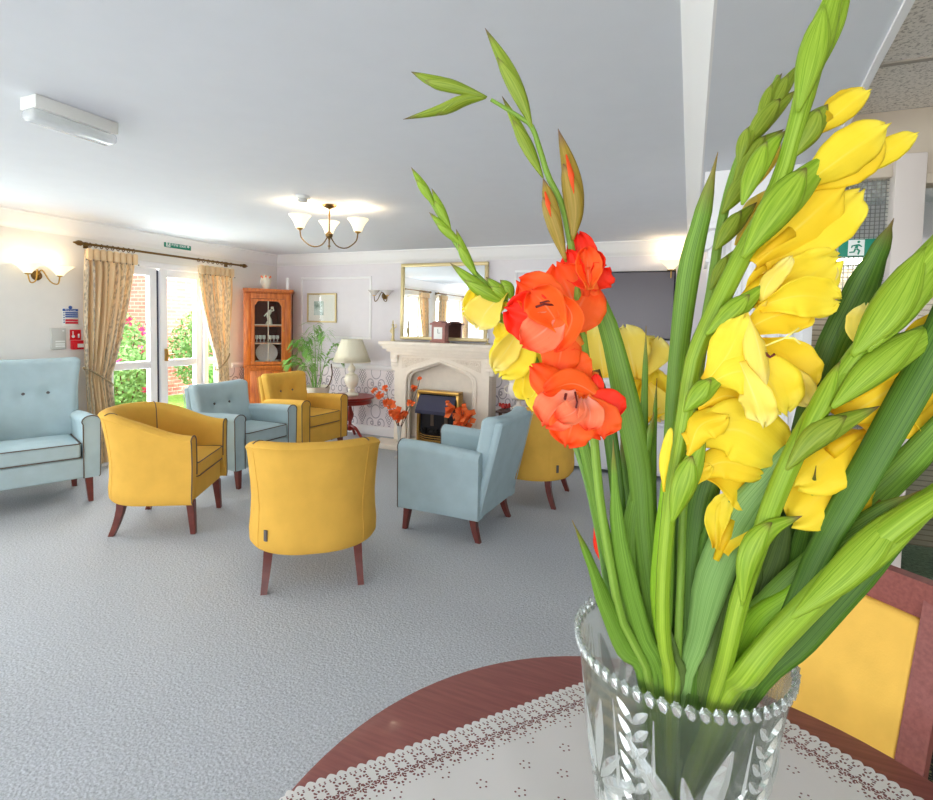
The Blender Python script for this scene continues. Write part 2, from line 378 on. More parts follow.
def tube(bm, pts, rad, n=8, cap=True, closed=False):
    pts = [Vector(p) for p in pts]; k = len(pts); rad = rad if isinstance(rad, (list, tuple)) else [rad] * k
    up = None; rows = []
    for i, p in enumerate(pts):
        if closed: t_ = (pts[(i + 1) % k] - pts[i - 1])
        else: t_ = pts[min(i + 1, k - 1)] - pts[max(i - 1, 0)]
        t_.normalize()
        if up is None: up = t_.orthogonal().normalized()
        up = (up - t_ * up.dot(t_)); up.normalize(); s_ = t_.cross(up)
        rows.append([bm.verts.new(p + (up * cos(2 * pi * j / n) + s_ * sin(2 * pi * j / n)) * rad[i]) for j in range(n)])
    rng = range(k if closed else k - 1)
    for i in rng:
        a_, b_ = rows[i], rows[(i + 1) % k]
        for j in range(n): bm.faces.new((a_[j], a_[(j + 1) % n], b_[(j + 1) % n], b_[j]))
    if cap and not closed: bm.faces.new(list(reversed(rows[0]))); bm.faces.new(rows[-1])
    return bm
def prism(bm, poly, z0, z1):
    a_ = [bm.verts.new((x, y, z0)) for x, y in poly]; b_ = [bm.verts.new((x, y, z1)) for x, y in poly]; n = len(poly)
    for i in range(n): bm.faces.new((a_[i], a_[(i + 1) % n], b_[(i + 1) % n], b_[i]))
    bm.faces.new(list(reversed(a_))); bm.faces.new(b_); return bm
def extrude(bm, poly3, d):
    """polygon of 3-D points pushed along d"""
    a_ = [bm.verts.new(p) for p in poly3]; b_ = [bm.verts.new(Vector(p) + Vector(d)) for p in poly3]; n = len(a_)
    for i in range(n): bm.faces.new((a_[i], a_[(i + 1) % n], b_[(i + 1) % n], b_[i]))
    bm.faces.new(list(reversed(a_))); bm.faces.new(b_); return bm
def sweep(bm, prof, a, b, out):
    """profile of (outward, z) points run straight from a to b; out = outward unit xy"""
    ra = [bm.verts.new((a[0] + out[0] * d, a[1] + out[1] * d, z)) for d, z in prof]
    rb = [bm.verts.new((b[0] + out[0] * d, b[1] + out[1] * d, z)) for d, z in prof]; n = len(prof)
    for i in range(n): bm.faces.new((ra[i], ra[(i + 1) % n], rb[(i + 1) % n], rb[i]))
    bm.faces.new(ra); bm.faces.new(list(reversed(rb))); return bm
def zone(h, r, k=3, mid=4):
    a = [h - r + r * math.tan(R(45) * i / k) for i in range(k + 1)]
    m_ = [(-(h - r)) + 2 * (h - r) * i / mid for i in range(1, mid)]
    return [-x for x in reversed(a)] + m_ + a
def soft(bm, hx, hy, hz, r, warp=None, mid=(6, 6, 6), c=(0, 0, 0)):
    """rounded cushion box, half sizes hx hy hz, corner radius r, warped point by point"""
    ax = [zone(h, min(r, h * .999), 3, m_) for h, m_ in zip((hx, hy, hz), mid)]; H_ = (hx, hy, hz); cache = {}
    def V(p):
        k_ = tuple(round(q, 6) for q in p)
        if k_ in cache: return cache[k_]
        inn = Vector([max(-(H_[i] - r), min(H_[i] - r, p[i])) for i in range(3)]); d = Vector(p) - inn
        q = inn + d.normalized() * r if d.length > 1e-9 else Vector(p)
        q = q + Vector(c)
        if warp: q = Vector(warp(q))
        cache[k_] = bm.verts.new(q); return cache[k_]
    for a in range(3):
        b, cc = (a + 1) % 3, (a + 2) % 3
        for sgn in (-1, 1):
            for i in range(len(ax[b]) - 1):
                for j in range(len(ax[cc]) - 1):
                    q = []
                    for u, v_ in ((i, j), (i + 1, j), (i + 1, j + 1), (i, j + 1)):
                        p = [0, 0, 0]; p[a] = sgn * H_[a]; p[b] = ax[b][u]; p[cc] = ax[cc][v_]; q.append(V(p))
                    if len(set(q)) == 4: bm.faces.new(q if sgn > 0 else q[::-1])
    return bm
def dup(root, loc, rz=0., label=None, group=None):
    r = root.copy(); S.collection.objects.link(r); r.location = loc; r.rotation_euler = (0, 0, rz)
    if label: r['label'] = label
    if group: r['group'] = group
    for ch in list(root.children):
        c_ = ch.copy(); S.collection.objects.link(c_); c_.parent = r
        for g_ in ch.children:
            d_ = g_.copy(); S.collection.objects.link(d_); d_.parent = c_
    return r
def textmesh(s, size, name, mat, parent, M4):
    cu = bpy.data.curves.new(name, 'FONT'); cu.body = s; cu.size = size; cu.extrude = .0008; cu.align_x = 'CENTER'; cu.align_y = 'CENTER'
    tmp = bpy.data.objects.new(name, cu); S.collection.objects.link(tmp); dg = bpy.context.evaluated_depsgraph_get()
    me = bpy.data.meshes.new_from_object(tmp.evaluated_get(dg)); bpy.data.objects.remove(tmp); me.transform(M4)
    me.materials.clear()
    return link(name, me, mat, parent)
# ================================================================ room shell
XL, YB, ZC = -5.456, 5.878, 2.4
def quadbox(name, x0, x1, y0, y1, z0, z1, mat): return struct(obj(name, box(B(), x0, x1, y0, y1, z0, z1), mat, None, None))
quadbox('floor', XL - .2, .62, -3, YB + .2, -.1, 0, 'carpet')
quadbox('floor', .62, 4.2, -3, YB + .2, -.1, 0, 'carpet_green')
quadbox('ceiling', XL - .2, 4.2, -3, YB + .2, ZC, ZC + .15, 'ceiling_paint')
quadbox('ceiling', .1, 4.0, -1.2, 2.62, ZC - .02, ZC, 'ceiling_tile')
bm = B()
for k in range(8): box(bm, .2, 4.0, -1.15 + k * .552 - .012 , -1.15 + k * .552 + .012, ZC - .026, ZC - .018)
for k in range(6): box(bm, .86 + k * .6 - .012, .9 + k * .6 + .012, -1.2, 2.62, ZC - .025, ZC - .019)
struct(obj('trim_1', bm, 'tile_bar', None, None))
# left wall with the garden door and two windows
DY0, DY1, DZ = 3.42, 5.0, 2.10
W1, W2, WZ0, WZ1 = (1.45, 2.28), (-.78, .70), .85, 2.08
bm = B(); t_ = .25; DZL = .86
def wl(y0, y1, z0, z1): box(bm, XL - t_, XL, y0, y1, z0, z1)
wl(DY1, YB + .2, DZL, ZC); wl(W1[1], DY0, 0, ZC); wl(DY0, DY1, DZ, ZC); wl(W2[1], W1[0], 0, ZC); wl(-3, W2[0], 0, ZC)
for a in (W1, W2): wl(a[0], a[1], 0, WZ0); wl(a[0], a[1], WZ1, ZC)
struct(obj('wall_left', bm, 'wall_paint_window', None, None))
quadbox('wall_left', XL - t_, XL, DY1, YB + .2, 0, DZL, 'wallpaper_side')
bm = B(); box(bm, XL - .2, .1, YB, YB + .2, DZL, ZC); box(bm, .1, 4.2, YB, YB + .2, 0, ZC)
struct(obj('wall_back', bm, 'wall_paint', None, None))
quadbox('wall_back', XL - .2, .1, YB, YB + .2, 0, DZL, 'wallpaper_back')
quadbox('wall_right_sunblock', 4.0, 4.2, -3, YB + .2, 0, ZC, 'partition_paint')  # unseen wall added to keep the sun out of the room
# header beam and the divider behind its pier
EDG = [(.17, -1.2), (.443, 1.61), (.47, 1.967), (.501, 2.326), (.556, 2.9), (.562, 3.4)]
struct(obj('wall_divider', prism(B(), [(.03, -1.2)] + EDG + [(.562, 5.878), (.03, 5.878)], 2.3, ZC), 'ceiling_paint', None, None))
quadbox('wall_divider', .14, .50, 3.36, 5.878, 0, 2.3, 'ceiling_paint')
struct(obj('trim_2', prism(B(), EDG[:5] + [(x + .02, y) for x, y in EDG[:5]][::-1], 2.29, ZC - .02), 'trim_white', None, None))
# coving
cov = [(0, ZC - .15), (.012, ZC - .15), (.016, ZC - .135), (.03, ZC - .13), (.05, ZC - .095), (.075, ZC - .055), (.095, ZC - .03), (.1, ZC - .02), (.118, ZC - .016), (.12, ZC), (0, ZC)]
struct(obj('trim_3', sweep(B(), cov, (XL, -3), (XL, YB), (1, 0)), 'trim_white', None, 60))
struct(obj('trim_4', sweep(B(), cov, (XL, YB), (.03, YB), (0, -1)), 'trim_white', None, 60))
cv2 = [(0, 2.3), (.008, 2.3), (.012, 2.312), (.03, 2.33), (.05, 2.355), (.07, 2.378), (.085, 2.386), (.09, ZC), (0, ZC)]
struct(obj('trim_5', sweep(B(), cv2, (.03, -1.2), (.03, YB), (-1, 0)), 'trim_white', None, 60))
# dado rails and skirting
dado = [(0, DZL), (.012, DZL), (.022, DZL + .015), (.022, DZL + .03), (.03, DZL + .045), (.024, DZL + .06), (0, DZL + .065)]
skr = [(0, 0), (.02, 0), (.02, .09), (.012, .115), (0, .12)]
for nm, pr in (('trim_6', dado), ('baseboard_back', skr)):
    struct(obj(nm, sweep(B(), pr, (XL, YB), (-3.4, YB), (0, -1)), 'trim_white', None, 60))
    struct(obj(nm, sweep(B(), pr, (-1.98, YB), (.14, YB), (0, -1)), 'trim_white', None, 60))
    struct(obj(nm.replace('back', 'left'), sweep(B(), pr, (XL, DY1 + .06), (XL, YB), (1, 0)), 'trim_white', None, 60))
    struct(obj(nm.replace('back', 'left'), sweep(B(), pr, (XL, -3), (XL, DY0 - .06), (1, 0)), 'trim_white', None, 60)) if nm != 'trim_6' else None
struct(obj('baseboard_right', sweep(B(), skr, (.14, 3.35), (.14, YB), (-1, 0)), 'trim_white', None, 60))
# panel mouldings on the back wall
def panel(name, x0, x1, z0, z1):
    bm = B(); w_ = .03
    for a in ((x0, x1, z1 - w_, z1), (x0, x1, z0, z0 + w_), (x0, x0 + w_, z0 + w_, z1 - w_), (x1 - w_, x1, z0 + w_, z1 - w_)):
        box(bm, a[0], a[1], YB - .014, YB + .01, a[2], a[3], .004)
    struct(obj(name, bm, 'trim_white'))
panel('trim_7', -5.02, -3.86, 1.26, 2.09); panel('trim_8', -1.9, -1.45, 1.26, 2.13)

# french door
d = struct(bpy.data.objects.new('door_1', None)); S.collection.objects.link(d); d.location = (XL - .06, 0, 0)
def dl(name, lst, mat='upvc_white', par=d, bev=.004):
    bm = B()
    for a in lst: box(bm, *a, bev)
    return obj(name, bm, mat, par)
dl('door_frame', [(-.05, .05, DY0, DY0 + .06, 0, DZ), (-.05, .05, DY1 - .06, DY1, 0, DZ), (-.05, .05, DY0, DY1, DZ - .06, DZ), (-.06, .06, 4.65, 4.71, 0, DZ), (-.05, .05, DY0, DY1, 0, .04)])
def leaf(name, y0, y1, x=0., rail=.93):
    s_ = .085; z0, z1 = .05, DZ - .065
    e = dl(name, [(x - .03, x + .03, y0, y0 + s_, z0, z1), (x - .03, x + .03, y1 - s_, y1, z0, z1), (x - .03, x + .03, y0 + s_, y1 - s_, z0, z0 + .14), (x - .03, x + .03, y0 + s_, y1 - s_, z1 - s_, z1), (x - .03, x + .03, y0 + s_, y1 - s_, rail, rail + .08)])
    g_ = B(); box(g_, x - .004, x + .004, y0 + s_ - .01, y1 - s_ + .01, z0 + .13, rail + .01); box(g_, x - .004, x + .004, y0 + s_ - .01, y1 - s_ + .01, rail + .07, z1 - s_ + .01)
    obj('pane', g_, 'pane_glass', e); return e
leaf('door_leaf', 3.485, 4.055); leaf('door_leaf', 4.10, 4.645)
tag(obj('door_gap_shade', box(B(), -.035, .01, 4.062, 4.09, .05, DZ - .08), 'fire_hood', d), 'dark strip standing for the shaded gap between the leaves')  # dark strip put in as the shade of the open gap
dl('door_handle', [(.03, .075, 4.14, 4.16, 1.0, 1.14), (.055, .075, 4.14, 4.25, 1.06, 1.08)], 'brass')
g_ = B(); box(g_, -.004, .004, 4.71, DY1 - .06, .04, DZ - .06); obj('side_pane', g_, 'pane_glass', d)
dl('transom_rail', [(-.05, .05, 4.71, DY1 - .06, .93, 1.0)])
def window(name, y0, y1):
    e = struct(bpy.data.objects.new(name, None)); S.collection.objects.link(e); e.location = (XL - .1, 0, 0); s_ = .06; ym = (y0 + y1) / 2
    dl('window_frame', [(-.035, .035, y0, y0 + s_, WZ0, WZ1), (-.035, .035, y1 - s_, y1, WZ0, WZ1), (-.035, .035, y0 + s_, y1 - s_, WZ0, WZ0 + s_), (-.035, .035, y0 + s_, y1 - s_, WZ1 - s_, WZ1), (-.035, .035, ym - .03, ym + .03, WZ0 + s_, WZ1 - s_)], par=e)
    g_ = B(); box(g_, -.004, .004, y0 + .05, y1 - .05, WZ0 + .05, WZ1 - .05); obj('pane', g_, 'pane_glass', e)
    dl('window_sill', [(.03, .22, y0 - .05, y1 + .05, WZ0 - .035, WZ0 - .002)], par=e)
window('window_1', *W1); window('window_2', *W2)

# pier with capital and fluted shaft under the header
p = thing('fluted_pilaster', 'white fluted pilaster with scrolled capital behind the yellow gladioli', 'pilaster', (.31, 3.1, 0))
sh = [(-.2, .2)]; pts = []; nfl = 7; hw = .235
for i in range(nfl):
    c0 = -hw + .03 + (2 * hw - .06) * (i + .5) / nfl; r_ = (2 * hw - .06) / nfl * .38
    for k in range(7): a = pi * k / 6; pts.append((c0 - r_ * cos(a), -.1 + r_ * .7 * sin(a)))
poly = [(-hw, -.1)] + pts + [(hw, -.1), (hw, .24), (-hw, .24)]
obj('shaft', prism(B(), poly, .18, 1.84), 'trim_white', p)
obj('base', box(box(B(), -.27, .27, -.13, .25, 0, .14, .005), -.255, .255, -.115, .25, .14, .18, .01), 'trim_white', p)
bm = B(); box(bm, -.25, .25, -.115, .25, 1.84, 1.86, .004); box(bm, -.24, .24, -.11, .25, 1.86, 2.0); box(bm, -.335, .31, -.17, .25, 2.0, 2.035, .006); box(bm, -.27, .25, -.12, .24, 2.035, 2.298)
cp = obj('capital', bm, 'trim_white', p)
bm = B()
for sx in (-1, 1):
    cx = sx * .28
    pts = [(cx + sx * (.05 - .007 * k) * cos(k * .55), -.13, 1.935 + (.06 - .0065 * k) * sin(k * .55)) for k in range(9)]
    tube(bm, pts, .012, 6)
    lathe(bm, [(.0, -.05), (.045, -.05), (.05, 0), (.045, .05), (0, .05)], 16, M4=Matrix.Translation((cx * .93, -.09, 1.945)) @ Matrix.Rotation(pi / 2, 4, 'X'))
for k in range(7):
    x = -.18 + k * .06; tube(bm, [(x, -.115, 1.87), (x, -.13, 1.93), (x, -.165, 1.97), (x, -.17, 1.955)], [.02, .022, .014, .004], 6)
obj('capital_ornament', bm, 'trim_white', cp)

# glazed partition to the right of the pier
p = thing('glazed_partition', 'wood framed screen with wired glass panes behind the right hand gladioli', 'partition', (0, 2.62, 0))
bm = B(); box(bm, .54, 3.98, 0, .07, 2.12, 2.38, .003); obj('head_board', bm, 'partition_paint', p)
obj('head_rail', box(B(), .74, 3.98, -.02, .07, 2.08, 2.12, .003), 'partition_paint', p)
for x, wd in ((.72, .10), (1.5, .09), (2.4, .09)): obj('post', box(B(), x, x + wd, -.03, .08, 0, 2.2, .006), 'partition_post', p)
obj('bottom_rail', box(B(), .57, 3.98, 0, .06, 0, .3, .003), 'partition_post', p)
obj('wired_pane', box(B(), .54, .72, .03, .036, .3, 2.12), 'wired_glass', p)
for a, b_ in ((.82, 1.5), (1.59, 2.4)): obj('clear_pane', box(B(), a, b_, .03, .036, .3, 2.08), 'pane_glass', p)
s_ = thing('exit_sign', 'green hanging sign with running man and arrow on the wired glass', 'sign', (.61, 2.6, 1.84))
obj('sign_panel', box(B(), -.06, .105, 0, .006, -.035, .035, .001), 'sign_green', s_)
def runner(par, s=1., ox=0., mir=1):
    bm = B(); Tm = lambda pts: [(ox + mir * x * s, -.0015, z * s) for x, z in pts]
    extrude(bm, Tm([(-.5, -.55), (-.5, .55), (.45, .55), (.45, -.55)]), (0, .001, 0)); o1 = obj('pictogram_field', bm, 'sign_white', par, None)
    bm = B(); Tm = lambda pts: [(ox + mir * x * s, -.003, z * s) for x, z in pts]
    for poly in ([(-.05, .22), (.12, .25), (.06, -.05), (-.12, -.05)], [(.12, .25), (.32, .08), (.28, .03), (.08, .15)], [(-.05, .22), (-.3, .16), (-.34, .0), (-.28, -.02), (-.22, .1), (-.02, .13)],
                 [(.06, -.05), (.22, -.2), (.14, -.5), (.05, -.47), (.1, -.22), (-.06, -.1)], [(-.12, -.05), (-.02, -.1), (-.12, -.34), (-.42, -.36), (-.42, -.28), (-.18, -.25)]): extrude(bm, Tm(poly), (0, .002, 0))
    c = [(.1 + .085 * cos(a * pi / 6), .4 + .085 * sin(a * pi / 6)) for a in range(12)]; extrude(bm, Tm(c), (0, .002, 0))
    return obj('running_figure', bm, 'sign_green', par, None)
runner(s_, .058, .0)
bm = B(); extrude(bm, [(.05, -.002, .006), (.075, -.002, .006), (.075, -.002, .018), (.098, -.002, 0), (.075, -.002, -.018), (.075, -.002, -.006), (.05, -.002, -.006)], (0, .001, 0)); obj('arrow', bm, 'sign_white', s_, None)
# corridor seen through the screen
struct(obj('wall_corridor', box(B(), .52, 4.0, 4.6, 4.7, 0, 1.95), 'slatted_board', None, None))
struct(obj('wall_corridor', box(B(), .52, 4.0, 4.6, 4.7, 1.95, ZC), 'wall_paint', None, None))
o = thing('strip_light', 'pale strip light on the corridor wall seen through wired glass', 'light', (1.15, 4.56, 2.0))
obj('diffuser', box(B(), -.45, .45, -.05, .03, -.03, .03, .02), 'sign_white', o); area('strip_tube', (1.15, 4.49, 1.99), (R(60), 0, 0), +.9, .05, 3.5, (1, .96, .9)); obj('bracket', box(B(), -.46, .46, .03, .04, -.04, .04), 'white_plastic', o)
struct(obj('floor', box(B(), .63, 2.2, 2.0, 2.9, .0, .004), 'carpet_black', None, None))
# round backed easy chair beyond the table on the green carpet
p = thing('round_backed_chair', 'beige round backed chair with gold piping at the right edge behind dining chair', 'chair', (1.17, 2.15, 0), R(200))
bm = B(); soft(bm, .25, .27, .06, .05, c=(0, 0, .42)); obj('seat', bm, 'stone_shade', p)
Mb = Matrix.Translation((-.27, 0, .68)) @ Matrix.Rotation(R(80), 4, 'Y')
obj('backrest', lathe(B(), [(0, -.03), (.2, -.03), (.23, -.015), (.24, 0), (.23, .015), (.2, .03), (0, .03)], 32, M4=Mb), 'stone_shade', p)
tube_pts = [Mb @ Vector((.24 * cos(a * pi / 16), .24 * sin(a * pi / 16), .02)) for a in range(32)]
obj('piping', tube(B(), tube_pts, .006, 6, closed=True), 'brass', p)
for sx, sy in ((1, 1), (1, -1), (-1, 1), (-1, -1)): obj('leg', tube(B(), [(sx * .2, sy * .22, .38), (sx * .23, sy * .24, 0)], [.02, .013], 8), 'mahogany_leg', p)

# ================================================================ garden outside
struct(obj('ground', box(B(), -30, XL - .26, -8, 20, -.2, -.08), 'grass', None, None))
b_ = thing('brick_building', 'red brick house wall beyond the garden door', 'building', (-9.6, 8.2, 0))
obj('wall', box(B(), -3, 0, -1.0, 9, -.1, 5.5), 'brick', b_, None)
obj('wall', box(B(), -4.5, -2.2, -1.0, 4, -.1, 6.5), 'brick', b_, None)
wf = obj('window', box(B(), -.02, .04, 1.6, 2.9, 1.1, 2.4, .01), 'upvc_white', b_); obj('pane', box(B(), .04, .045, 1.7, 2.8, 1.2, 2.3), 'screen_reflect_grey', wf)
def shrub(name, label, cx, cy, h_, r_, n, mat, group=None, flowers=0, seed=1):
    rd = random.Random(seed); e = thing(name, label, 'shrub', (cx, cy, -.08), 0, group)
    vs, fs = [], []
    def lf(P, sz, vs, fs):
        a = Vector((rd.uniform(-1, 1), rd.uniform(-1, 1), rd.uniform(-.6, 1))).normalized(); b2 = a.orthogonal().normalized()
        k = len(vs); vs += [P, P + a * sz * .5 + b2 * sz * .28, P + a * sz, P + a * sz * .5 - b2 * sz * .28]; fs.append((k, k + 1, k + 2, k + 3))
    for i in range(int(n * 1.8)):
        while 1:
            q = Vector((rd.uniform(-1, 1), rd.uniform(-1, 1), rd.uniform(-1, 1)))
            if q.length < 1: break
        lf(Vector((q.x * r_, q.y * r_, h_ * .55 + q.z * h_ * .45)), rd.uniform(.045, .09), vs, fs)
    rawobj('foliage', vs, fs, mat, e, None)
    bm = B()
    for k in range(5):
        a = k * 1.3; tube(bm, [(0, 0, 0), (r_ * .3 * cos(a), r_ * .3 * sin(a), h_ * .4), (r_ * .6 * cos(a), r_ * .6 * sin(a), h_ * .8)], [.02, .014, .006], 5)
    obj('stem', bm, 'twig', e)
    if flowers:
        vs, fs = [], []
        for i in range(flowers):
            a = rd.uniform(0, 2 * pi); z = rd.uniform(.35, .95) * h_; P = Vector((r_ * .95 * cos(a), r_ * .95 * sin(a), z))
            for j in range(7): lf(P, .09, vs, fs)
        rawobj('blossom', vs, fs, 'flower_pink', e, None)
    return e
shrub('garden_shrub', 'leafy green shrub against the brick wall outside the door', -8.6, 7.35, 1.75, .62, 2600, 'shrub_leaf', seed=2)
shrub('garden_shrub', 'pink flowering bush outside left leaf of garden door', -7.6, 5.15, 1.15, .42, 1500, 'shrub_leaf', flowers=26, seed=3)
shrub('garden_shrub', 'light green bush furthest left beyond the garden door', -11.2, 6.2, 2.3, .75, 2200, 'leaf_far', seed=4)
shrub('garden_shrub', 'flowering pink and green bush at the far left of the garden door view', -8.6, 5.75, 1.6, .5, 1500, 'shrub_leaf', flowers=40, seed=8)
shrub('garden_shrub', 'low green bush beside doorstep seen through right leaf', -6.9, 6.35, .95, .4, 1400, 'leaf_far', seed=5)
# ================================================================ curtains
def curtain(name, label, group, ytop0, ytop1, tie, ztop, zbot, nf, xw=-5.33, ybot=None, zt=.95):
    """pleated drape: hangs from ytop0..ytop1, gathered at height zt towards the span tie, flares below"""
    e = thing(name, label, 'curtain', (xw, (ytop0 + ytop1) / 2, 0), 0, group); yc = (ytop0 + ytop1) / 2
    ybot = ybot or tie; nu, nz = nf * 10, 36; vs, fs, uv = [], [], []
    for j in range(nz + 1):
        z = ztop + (zbot - ztop) * j / nz
        if z > zt: f = ((ztop - z) / (ztop - zt)); f = f ** 1.6 * (3 - 2 * f ** 1.6) / 1 if 0 else f ** 1.5; a0, a1 = ytop0 + (tie[0] - ytop0) * f, ytop1 + (tie[1] - ytop1) * f
        else: f = min(1, (zt - z) / (zt - zbot) * 1.6); f = f * f * (3 - 2 * f); a0, a1 = tie[0] + (ybot[0] - tie[0]) * f, tie[1] + (ybot[1] - tie[1]) * f
        amp = .035 if j > 2 else .022
        if abs(z - zt) < .12: amp *= .55 + .45 * abs(z - zt) / .12
        for i in range(nu + 1):
            u = i / nu; ph = 2 * pi * nf * u
            x = amp * sin(ph) + .008 * sin(ph * 2.3 + z * 4); y = a0 + (a1 - a0) * u + .008 * sin(ph * .5 + z * 3)
            vs.append((x, y - yc, z)); uv.append((u, z / 2.2))
    for j in range(nz):
        for i in range(nu):
            a = j * (nu + 1) + i; fs.append((a, a + 1, a + nu + 2, a + nu + 1))
    o = rawobj('drape', vs, fs, 'curtain_fabric', e, 180, uv); sm = o.modifiers.new('Solidify', 'SOLIDIFY'); sm.thickness = .004
    # pinch pleat heading tabs
    bm = B()
    for k in range(nf):
        y = ytop0 + (ytop1 - ytop0) * (k + .5) / nf - yc
        soft(bm, .02, (ytop1 - ytop0) / nf * .42, .055, .018, mid=(2, 3, 3), c=(.035, y, ztop - .045))
    hd = obj('pleated_heading', bm, 'curtain_fabric', e, 60)
    bm = B()
    for k in range(nf + 1): lathe(bm, [(0, -.006), (.006, -.004), (.006, .004), (0, .006)], 8, (.045, ytop0 + (ytop1 - ytop0) * k / nf - yc, ztop - .1))
    obj('heading_button', bm, 'button_dark', hd)
    tm = (tie[0] + tie[1]) / 2 - yc; tw = (tie[1] - tie[0]) / 2 + .015; bm = B(); side = -1 if abs(ytop0 - tie[0]) < abs(ytop1 - tie[1]) else 1
    pts = [(.055 * cos(a) , tm + tw * sin(a), zt + .10 * side * sin(a)) for a in [pi * 2 * k / 24 for k in range(24)]]
    tube(bm, pts, .009, 6, closed=True); obj('tieback', bm, 'cord_rope', e)
    return e
curtain('curtain', 'patterned gold curtain tied back beside the red call point', 'curtains at the garden door', 3.20, 3.71, (3.20, 3.44), 2.13, .04, 8, zt=.90, ybot=(3.22, 3.50))
curtain('curtain', 'patterned gold curtain tied back beside the corner cabinet', 'curtains at the garden door', 4.45, 4.96, (4.72, 4.89), 2.11, .04, 7, zt=.96, ybot=(4.70, 4.92))
curtain('curtain', 'gold curtain reflected at the left of the mirror', 'curtains at the side windows', 1.36, 1.75, (1.38, 1.50), 2.13, .04, 5)
curtain('curtain', 'gold curtain reflected in the middle of the mirror', 'curtains at the side windows', .42, .78, (.64, .78), 2.13, .04, 5)
curtain('curtain', 'gold curtain reflected at the right edge of the mirror', 'curtains at the side windows', -.84, -.50, (-.84, -.68), 2.13, .04, 5)
def rod(label, y0, y1, rings, z=2.17, brk=()):
    e = thing('curtain_rod', label, 'curtain rod', (-5.33, (y0 + y1) / 2, z)); h = (y1 - y0) / 2; yc = (y0 + y1) / 2
    RX = Matrix.Rotation(-pi / 2, 4, 'X')
    obj('pole', tube(B(), [(0, -h, 0), (0, h, 0)], .012, 10), 'antique_brass', e)
    for s in (-1, 1):
        m4 = Matrix.Translation((0, s * h, 0)) @ (RX if s > 0 else RX.inverted())
        obj('finial', lathe(B(), [(0, -.01), (.018, 0), (.012, .02), (.026, .045), (.024, .07), (.01, .095), (.006, .11), (0, .115)], 12, M4=m4), 'antique_brass', e)
    for y in brk: obj('bracket', box(tube(B(), [(0, y - yc, 0), (-.11, y - yc, 0)], .008, 8), -.125, -.11, y - yc - .02, y - yc + .02, -.03, .03), 'antique_brass', e)
    for a, b_, n in rings:
        for k in range(n):
            y = a + (b_ - a) * k / (n - 1) - yc
            obj('ring', tube(B(), [(.02 * cos(t), y, .02 * sin(t) - .006) for t in [2 * pi * i / 14 for i in range(14)]], .004, 6, closed=True), 'antique_brass', e)
rod('long brass curtain rod with finials above the garden door', 3.22, 5.10, ((3.26, 3.69, 9), (4.47, 4.94, 8)), brk=(3.29, 4.97), z=2.18)
rod('brass curtain rod over side window, reflected left in mirror', 1.31, 2.36, ((1.38, 1.73, 6),), brk=(1.36,))
rod('brass curtain rod over side window, reflected right in mirror', -.89, .81, ((.44, .76, 6), (-.82, -.52, 6)), brk=(.74,))

# ================================================================ lamps
def shade_prof(r0, r1, h): return [(r0, 0), (r0 * 1.08, .004), (r0 + (r1 - r0) * .2, h * .3), (r0 + (r1 - r0) * .5, h * .62), (r0 + (r1 - r0) * .86, h * .9), (r1, h), (r1 - .004, h), (r0 + (r1 - r0) * .45, h * .62), (r0 * .6, h * .1), (0, h * .06)]
def uparm(bm, a, L, drop, rise):
    return tube(bm, catmull([(0, 0, 0), (L * .25 * cos(a), L * .25 * sin(a), -drop * .85), (L * .6 * cos(a), L * .6 * sin(a), -drop), (L * .93 * cos(a), L * .93 * sin(a), -drop * .45), (L * cos(a), L * sin(a), rise)], 16), .005, 6)
c = thing('ceiling_light', 'three arm brass ceiling light with glowing upturned glass shades', 'ceiling light', (-2.632, 3.40, 2.4))
obj('ceiling_rose', lathe(B(), [(0, -.035), (.02, -.03), (.05, -.012), (.055, 0), (0, 0)], 20), 'antique_brass', c)
obj('stem', lathe(B(), [(.006, -.03), (.008, -.08), (.006, -.1), (.006, -.2), (.014, -.21), (.03, -.225), (.026, -.245), (.012, -.255), (.007, -.27), (.006, -.31), (.012, -.318), (.004, -.33), (0, -.33)], 14), 'antique_brass', c)
for k, a in enumerate((R(217), R(37), R(128))):
    Lr = .22 if k < 2 else .2
    bm = B(); uparm(bm, a, Lr, .1, .02); bmesh.ops.translate(bm, verts=bm.verts, vec=(0, 0, -.225)); ar = obj('arm', bm, 'antique_brass', c)
    x, y = Lr * cos(a), Lr * sin(a)
    obj('shade_holder', lathe(B(), [(0, -.012), (.02, 0), (.028, .012), (0, .014)], 14, (x, y, -.2)), 'brass', ar)
    tag(obj('glass_shade', lathe(B(), shade_prof(.03, .085, .1), 24, (x, y, -.192)), 'shade_glass', c), 'glowing frosted glass shade')
    point('bulb_light', (x, y, -.06), 1.3, (1, .84, .62), .03, c)
def walllight(label, loc, rz, lit=True, arms=((-.13, .12), (.13, .12)), pw=3.5, sc=1., grp=None):
    c = thing('wall_light', label, 'wall light', loc, rz, grp)     # local -y points into the room
    RX = Matrix.Rotation(pi / 2, 4, 'X')
    obj('back_plate', lathe(B(), [(0, .03), (.012, .028), (.02, .018), (.042, .01), (.045, 0), (0, 0)], 18, M4=Matrix.Translation((0, 0, 0)) @ RX), 'antique_brass', c)
    mt = 'shade_glass' if lit else 'shade_glass_unlit'
    for x, y in arms:
        pts = catmull([(0, -.02, 0), (x * .15, -.05, .05), (x * .45, -.1, -.05), (x * .85, -y, -.07), (x, -y, .0)], 16)
        ar = obj('arm', tube(B(), pts, .006, 6), 'antique_brass' if not lit else 'brass', c)
        obj('shade_holder', lathe(B(), [(0, -.01), (.02, 0), (.026, .012), (0, .014)], 12, (x, -y, .0)), 'brass', ar)
        obj('glass_shade', lathe(B(), shade_prof(.028, .1 * sc, .075 * sc), 24, (x, -y, .008)), mt, c)
        if lit: point('bulb_light', (x, -y, .13), pw, (1, .78, .5), .03, c)
